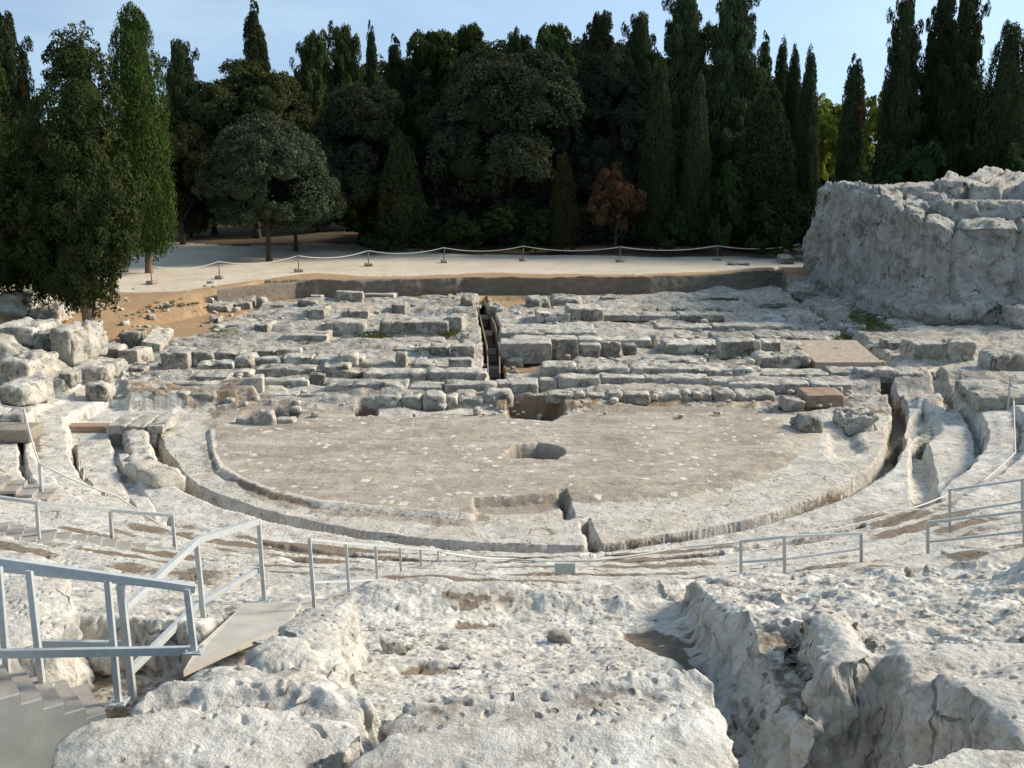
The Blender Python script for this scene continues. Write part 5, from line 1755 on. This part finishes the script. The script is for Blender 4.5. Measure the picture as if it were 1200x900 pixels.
def cross_fence(a, b_, n, label):
    """rustic fence: posts, two rails and crossed braces"""
    a, b_ = Vector(a), Vector(b_)
    o = empty('wooden_fence', a)
    def loc(v): return v - a
    for i in range(n + 1):
        p = a.lerp(b_, i / n)
        mb = MB(); mb.tube([loc(p + Vector((0, 0, -.1))), loc(p + Vector((0, 0, 1.15)))], .06, 8); local_build(mb, 'post', M['wood'], o)
    up = Vector((0, 0, 1.05))
    mb = MB(); mb.tube([loc(a + up), loc(b_ + up)], .045, 8); local_build(mb, 'rail', M['wood'], o)
    for i in range(n):
        p, q = a.lerp(b_, i / n), a.lerp(b_, (i + 1) / n)
        mb = MB()
        mb.tube([loc(p + Vector((0, .05, .15))), loc(q + Vector((0, .05, .95)))], .035, 6); mb.tube([loc(p + Vector((0, -.05, .95))), loc(q + Vector((0, -.05, .15)))], .035, 6)
        local_build(mb, 'brace', M['wood'], o)
    tag(o, label, 'fence')


def gp(x, y): return ground(x, y, z0=1.5)


cross_fence(gp(-30, 326), gp(42, 323), 3, 'dark rustic fence with crossed braces at the left edge behind the old cypress')
cross_fence(gp(118, 318), gp(139, 316), 1, 'short rustic fence piece left of the column cypress trunk')
cross_fence(gp(862, 291), gp(912, 291), 2, 'dark rustic fence with crossed braces before the bushes near the cliff')

# ------------------------------------------------------------------ metal railings and stairs of the visitors' walk
def steel(pairs, name, label, cat='railing', origin=None, plates=False):
    """pairs: (part name, p, q, width)"""
    o = empty(name, origin if origin is not None else pairs[0][1])
    a = Vector(o.location)
    for nm, p, q, w in pairs:
        mb = MB()
        if isinstance(w, tuple): mb.bar(Vector(p) - a, Vector(q) - a, w[0], w[1])
        else: mb.bar(Vector(p) - a, Vector(q) - a, w)
        me = bpy.data.meshes.new(nm); me.from_pydata([tuple(v) for v in np.concatenate(mb.V)], [], mb.F); me.update()
        po = link(nm, me, M['steel'], o)
        if plates and nm == 'post':
            mb = MB(); c0 = Vector(q) - a
            mb.box(c0.x, c0.y, c0.z + .012, .15, .15, .016)
            for bx, by in ((-.05, -.05), (.05, -.05), (.05, .05), (-.05, .05)): mb.box(c0.x + bx, c0.y + by, c0.z + .03, .02, .02, .022, .5)
            pm = bpy.data.meshes.new('base_plate'); pm.from_pydata([tuple(v) for v in np.concatenate(mb.V)], [], mb.F); pm.update()
            link('base_plate', pm, M['steel'], po)
    tag(o, label, cat)
    return o


# near stair: it comes down from the left at about 8.4 m from the eye
near = [(-6, 705, 808), (38, 669, 805), (132, 681, 823), (223, 690, 765)]
D0 = 8.35
def pa(x, y, Y): return at(x, y, Y)
NR = []
NR.append(('handrail', pa(-90, 645, 8.0), pa(229, 690, D0), (.055, .062)))
NR.append(('lower_rail', pa(-60, 767, 7.95), pa(234, 762, D0), (.045, .068)))
for x, yt, yb, dx in ((-2, 660, 806, 12), (34, 668, 808, 16), (126, 680, 824, 13), (219, 690, 764, 9)):
    NR.append(('post', pa(x, yt, D0 - .04), pa(x + dx, yb, D0 - .04), .048))
steel(NR, 'stair_railing', 'nearest thick grey steel railing, descending at the bottom left', plates=True)
FR = [('handrail', pa(-60, 659, 9.1), pa(218, 687, 9.2), (.05, .07)), ('lower_rail', pa(-40, 753, 9.1), pa(148, 757, 9.15), (.05, .085)), ('post', pa(141, 685, 9.15), pa(156, 818, 9.15), .06)]
steel(FR, 'stair_railing', 'second grey railing close behind the nearest one, at the bottom left')
# flight going down to the right
F2 = [('handrail', pa(147, 712, 9.2), pa(232, 633, 11.0), (.05, .07)), ('handrail', pa(232, 633, 11.0), pa(303, 611, 12.0), (.05, .07)),
      ('lower_rail', pa(154, 785, 9.2), pa(232, 708, 11.0), (.05, .08)), ('lower_rail', pa(232, 708, 11.0), pa(302, 668, 12.0), (.05, .06)),
      ('post', pa(230, 634, 11.0), pa(242, 758, 11.0), .05), ('post', pa(303, 610, 12.0), pa(310, 705, 12.0), .045)]
steel(F2, 'ramp_railing', 'slanted grey railing rising over the ramp board with two posts', plates=True)
# six posts with handrail going down behind the ridge
SP = []; prev = None
for k in range(6):
    d = 12 + 1.4 * k
    X = -2.28 + .192 * k
    Y = d - .9
    x = 600 + X * F / d
    yt = [632, 636.5, 639, 641, 643, 645][k]
    top = at(x, yt, Y)
    SP.append(('post', top, top + Vector((.03, 0, -1.0 if k else -.95)), .036))
    if prev is not None: SP.append(('handrail', prev, top, .03)); SP.append(('lower_rail', prev - Vector((0, 0, .5)), top - Vector((0, 0, .5)), .025))
    prev = top
steel(SP, 'stair_railing', 'row of six thin posts with rails going down behind the white ridge')
# left lower stair with its rail
LP = [(43, 589, 650), (129, 598, 651), (202, 604, 652)]
LR = []; pv = None
for x, yt, yb in LP:
    q = ground(x + 4, yb, z0=1.0)
    top = at(x, yt, q[1])
    LR.append(('post', top, Vector(q) + Vector((0, 0, -.1)), .05))
    if pv is not None: LR.append(('handrail', pv, top, .05))
    pv = top
top0 = Vector(LR[0][1])
LR.append(('handrail', top0 + Vector((-2.2, .2, .25)), top0, .05))
LR.append(('lower_rail', Vector(LR[1][1]) - Vector((0, 0, .75)), pv - Vector((0, 0, .75)), .04))
LR.append(('lower_rail', top0 - Vector((2.2, -.2, .45)), Vector(LR[1][1]) - Vector((0, 0, .75)), .04))
steel(LR, 'stair_railing', 'thin grey railing with three posts over the lower left steps')


def steps(p0, p1, n, wid, label, rise_to, name='stone_stair', panel=False):
    """a flight of treads from p0 (upper) to p1 (lower)"""
    p0, p1 = Vector(p0), Vector(p1)
    o = empty(name, p0); d = p1 - p0
    ang = math.atan2(d.y, d.x)
    L = math.hypot(d.x, d.y) / n
    for k in range(n):
        c = d * ((k + .5) / n)
        mb = MB()
        z = d.z * ((k + .0) / n)
        mb.box(c.x, c.y, z - .03, L + .03, wid, .06, ang)
        ob = local_build(mb, 'tread', M['tread'], o); ob.data.polygons.foreach_set('use_smooth', np.zeros(len(ob.data.polygons), bool))
        mb = MB()
        e = d * ((k + 1) / n); zl = d.z * ((k + 1) / n)
        mb.box(e.x - math.cos(ang) * .01, e.y - math.sin(ang) * .01, (z + zl) / 2 - .05, .04, wid - .04, abs(z - zl) + .02, ang)
        ob = local_build(mb, 'riser', M['tread'], o); ob.data.polygons.foreach_set('use_smooth', np.zeros(len(ob.data.polygons), bool))
    if panel:
        nrm = Vector((math.sin(ang), -math.cos(ang), 0)) * (wid / 2 + .03)
        mb = MB()
        for k in range(n):
            zt = d.z * k / n
            e0 = nrm + d * (k / n); e1 = nrm + d * ((k + 1) / n)
            V = [Vector((e0.x, e0.y, -1.5)), Vector((e1.x, e1.y, -1.5)), Vector((e1.x, e1.y, zt + .02)), Vector((e0.x, e0.y, zt + .02))]
            V2 = [v + nrm.normalized() * .03 for v in V]
            mb.hexa([V2[0], V2[1], V[1], V[0], V2[3], V2[2], V[2], V[3]])
        ob = local_build(mb, 'side_panel', M['panel'], o); ob.data.polygons.foreach_set('use_smooth', np.zeros(len(ob.data.polygons), bool))
    tag(o, label, 'stair')
    return o


z1 = 3.86
a = W(-40, 800, 3.95); c = W(110, 826, 3.45)
steps((a[0], a[1], 3.98), (c[0], c[1], 3.42), 6, .62, 'grey stair with a steel side panel under the nearest railing, bottom left corner', 0, 'metal_stair', True)
a = ground(-10, 640, z0=1.4); c = ground(205, 662, z0=1.0)
steps((a[0], a[1], a[2] + .22), (c[0], c[1], c[2] + .10), 12, .7, 'row of low grey steps under the thin three post railing at left', 0)
a = ground(-10, 578, z0=.9); c = ground(62, 590, z0=.8)
steps((a[0], a[1], a[2] + .25), (c[0], c[1], c[2] + .12), 4, .8, 'short grey steps at the left edge above the thin railing', 0)
# ramp board
rb = [at(288, 706, 11.4), at(353, 706, 11.4), at(333, 734, 10.35), at(262, 764, 9.3), at(215, 786, 8.75), at(232, 757, 9.5)]
mb = MB()
N_ = len(rb)
V = [v + Vector((0, 0, .0)) for v in rb] + [v - Vector((0, 0, .06)) for v in rb]
mb.add([tuple(v) for v in V], [tuple(range(N_ - 1, -1, -1)), tuple(range(N_, 2 * N_))] + [(i, (i + 1) % N_, (i + 1) % N_ + N_, i + N_) for i in range(N_)])
tag(mb.build('ramp_board', M['board']), 'flat grey brown ramp board between the slanted railing and the white boulder', 'ramp')
# slab at the far left with two rope posts
p = ground(14, 518, z0=.5)
slab_at((p[0] - .4, p[1] + .3, p[2]), 1.9, .9, .35, 0, 'grey concrete slab by the rope post at the left edge', 'foot', 'concrete_slab', 'slab', .01, .03)
RP = []
for x, y, yb, lab in ((28, 479, 512, 'upper grey post holding ropes at the left edge'), (46, 543, 588, 'lower grey post holding ropes left of the slab cut')):
    q = ground(x + 4, yb, z0=.6); t = at(x, y, q[1])
    mb = MB(); mb.bar(Vector(q) + Vector((0, 0, -.1)), t, .05)
    tag(mb.build('rail_post', M['steel']), lab, 'post', 'grey rope posts at the left')
    RP.append(t)
rope([RP[0] + Vector((-3.2, 1.2, .45)), RP[0]], .1, .018, 'thin rope running left from the upper grey post')
rope([RP[0], RP[1]], .12, .018, 'thin rope between the two grey posts at the left edge')
q = ground(140, 600, z0=.8)
rope([RP[1], Vector(q) + Vector((0, 0, .35)), at(232, 640, 21.5)], .05, .018, 'thin rope slanting right from the lower grey post')

# railings on the right
def rail_run(P, zs, label, wid=.038, low=.5, ext=None):
    R = []; pv = None
    for x, yt, yb in P:
        q = ground(x + 1, yb, z0=2.0); t = at(x, yt, q[1])
        R.append(('post', t, Vector(q) + Vector((0, 0, -.12)), wid))
        if pv is not None:
            R.append(('handrail', pv[0], t, wid * .9))
            f0 = pv[0].lerp(pv[1], low); f1 = t.lerp(Vector(q), low)
            R.append(('lower_rail', f0, f1, wid * .8))
        pv = (t, Vector(q))
    return steel(R, 'metal_railing', label)


rail_run([(868, 634, 683), (919, 629, 681), (1009, 625, 661)], 0, 'grey three post railing right of the centre, left of the right cut')
rail_run([(1087, 612, 658), (1200, 599, 650), (1290, 590, 645)], 0, 'nearest grey railing at the right edge')
rail_run([(1113, 574, 621), (1198, 562, 613), (1290, 553, 607)], 0, 'farther grey railing at the right edge above the nearest one')
q = ground(1181, 482, z0=.5); t = at(1184, 442, q[1])
mb = MB(); mb.bar(Vector(q) + Vector((0, 0, -.1)), t, .05)
tag(mb.build('rail_post', M['steel']), 'single grey post by the kerb slab at the right edge', 'post')
rp = [at(516, 647, 16.6)]
for x, y, dz in ((600, 655, .4), (690, 657, .4), (800, 641, .45), (960, 624, .55), (1067, 596, .6), (1117, 576, .6), (1153, 563, .5), (1190, 530, .4), (1188, 470, .6)):
    g_ = ground(x, y + 14, z0=.6)
    rp.append(at(x, y, g_[1]))
rope(rp, .03, .017, 'long pale rope curving round the walk from the six thin posts to the right edge')
# notice
q = np.array([xat(662, 672, 15.2), 15.2, hz(xat(662, 672, 15.2), 15.2)])
s = empty('notice_board', q)
tag(s, 'small pale green notice board standing before the channel, low in the middle', 'notice')
a = at(650, 672, q[1]) - Vector(q); c = at(674, 660, q[1]) - Vector(q)
mb = MB(); mb.box((a.x + c.x) / 2, 0, (a.z + c.z) / 2, c.x - a.x, .03, c.z - a.z); ob = local_build(mb, 'board', M['sign'], s); ob.data.polygons.foreach_set('use_smooth', np.zeros(6, bool))
mb = MB()
for dx in (-.12, .12): mb.box((a.x + c.x) / 2 + dx, .03, a.z / 2, .03, .03, a.z + .2)
local_build(mb, 'stand', M['stake'], s)

# ------------------------------------------------------------------ grass and weeds
def tufts(patches, name, label, size=.038, mat='grass'):
    Cs = []
    for x0, x1, y0, y1, n, hh in patches:
        for _ in range(n):
            u = rng.normal(.5, .2); v = rng.normal(.5, .22)
            p = ground(x0 + (x1 - x0) * u, y0 + (y1 - y0) * v, z0=.6, n=3)
            for _ in range(16):
                Cs.append(p + rng.normal(0, .09, 3) * np.array([1, 1, 0]) + np.array([0, 0, hh * rng.uniform(.2, 1)]))
    Cs = np.array(Cs)
    V, Q, t = leaves(Cs, np.tile([0, -1.0, .2], (len(Cs), 1)), size, 1.9, np.full(len(Cs), .5), 1.5, 1.0)
    o = link(name, mesh_np(name, V, Q, False, {'tint': t}), M[mat])
    return tag(o, label, 'grass', kind='stuff')


tufts([(242, 290, 388, 399, 70, .07), (312, 385, 396, 404, 60, .04), (414, 465, 391, 399, 50, .04), (508, 542, 386, 393, 40, .04), (782, 802, 341, 350, 40, .08), (820, 875, 348, 354, 40, .05),
       (985, 1060, 360, 392, 70, .06), (973, 1000, 388, 400, 40, .05), (85, 120, 400, 420, 40, .08), (590, 860, 318, 325, 60, .06), (300, 540, 325, 331, 40, .06), (150, 250, 345, 372, 30, .07), (700, 900, 350, 372, 50, .05), (470, 560, 340, 350, 24, .06), (100, 210, 740, 800, 60, .06)], 'grass', 'thin green grass growing in patches between the ruins')

# ------------------------------------------------------------------ light
SUN_EL = math.radians(30)
SUN_AZ = math.radians(72)       # from +Y towards +X
wd = bpy.data.worlds.new('World')
SC.world = wd
wd.use_nodes = True
nt = wd.node_tree; nt.nodes.clear()
g = G(nt)
out = g.n('ShaderNodeOutputWorld'); bg = g.n('ShaderNodeBackground')
sky = g.n('ShaderNodeTexSky', sky_type='NISHITA')
sky.sun_disc = False
sky.sun_elevation = SUN_EL
sky.sun_rotation = SUN_AZ
sky.air_density = 1.0
sky.dust_density = .6
sky.ozone_density = 1.6
sky.altitude = 50
tc = g.n('ShaderNodeTexCoord')
lift = g.n('ShaderNodeVectorMath', operation='MULTIPLY_ADD')      # a clear deep sky down to the horizon
nt.links.new(tc.outputs['Generated'], lift.inputs[0]); lift.inputs[1].default_value = (1, 1, .8); lift.inputs[2].default_value = (0, 0, .42)
nrm = g.n('ShaderNodeVectorMath', operation='NORMALIZE'); nt.links.new(lift.outputs[0], nrm.inputs[0])
nt.links.new(nrm.outputs[0], sky.inputs[0])
mp = g.n('ShaderNodeMapping'); mp.inputs['Scale'].default_value = (1.0, 1.0, 2.6)
nt.links.new(tc.outputs['Generated'], mp.inputs[0])
cn = g.noise(mp.outputs[0], 2.4, 7, .6, .3)
cl = g.math('MULTIPLY', g.ramp(cn, (.48, 0), (.72, 1)), .55)
hsv = g.n('ShaderNodeHueSaturation')
hsv.inputs['Saturation'].default_value = .58
nt.links.new(sky.outputs[0], hsv.inputs['Color'])
c = g.mix(1.0, hsv.outputs[0], (.80, .95, 1.0), 'MULTIPLY')
c = g.mix(cl, c, (2.9, 3.8, 4.4))
nt.links.new(c, bg.inputs[0])
bg.inputs[1].default_value = .124
nt.links.new(bg.outputs[0], out.inputs[0])

sl = bpy.data.lights.new('sun', 'SUN')
sl.energy = 2.9
sl.angle = math.radians(14)
sl.color = (1.0, .87, .70)
so = bpy.data.objects.new('sun', sl)
dv = Vector((math.sin(SUN_AZ) * math.cos(SUN_EL), math.cos(SUN_AZ) * math.cos(SUN_EL), math.sin(SUN_EL)))
so.rotation_euler = dv.to_track_quat('Z', 'Y').to_euler()
so.location = dv * 100
COL.objects.link(so)

SC.view_settings.view_transform = 'Standard'
SC.view_settings.look = 'None'
SC.view_settings.gamma = 1
SC.view_settings.exposure = 1.05
SC.view_settings.use_curve_mapping = False
SC.render.engine = 'CYCLES'
SC.cycles.max_bounces = 6
SC.cycles.diffuse_bounces = 3
SC.cycles.use_denoising = True
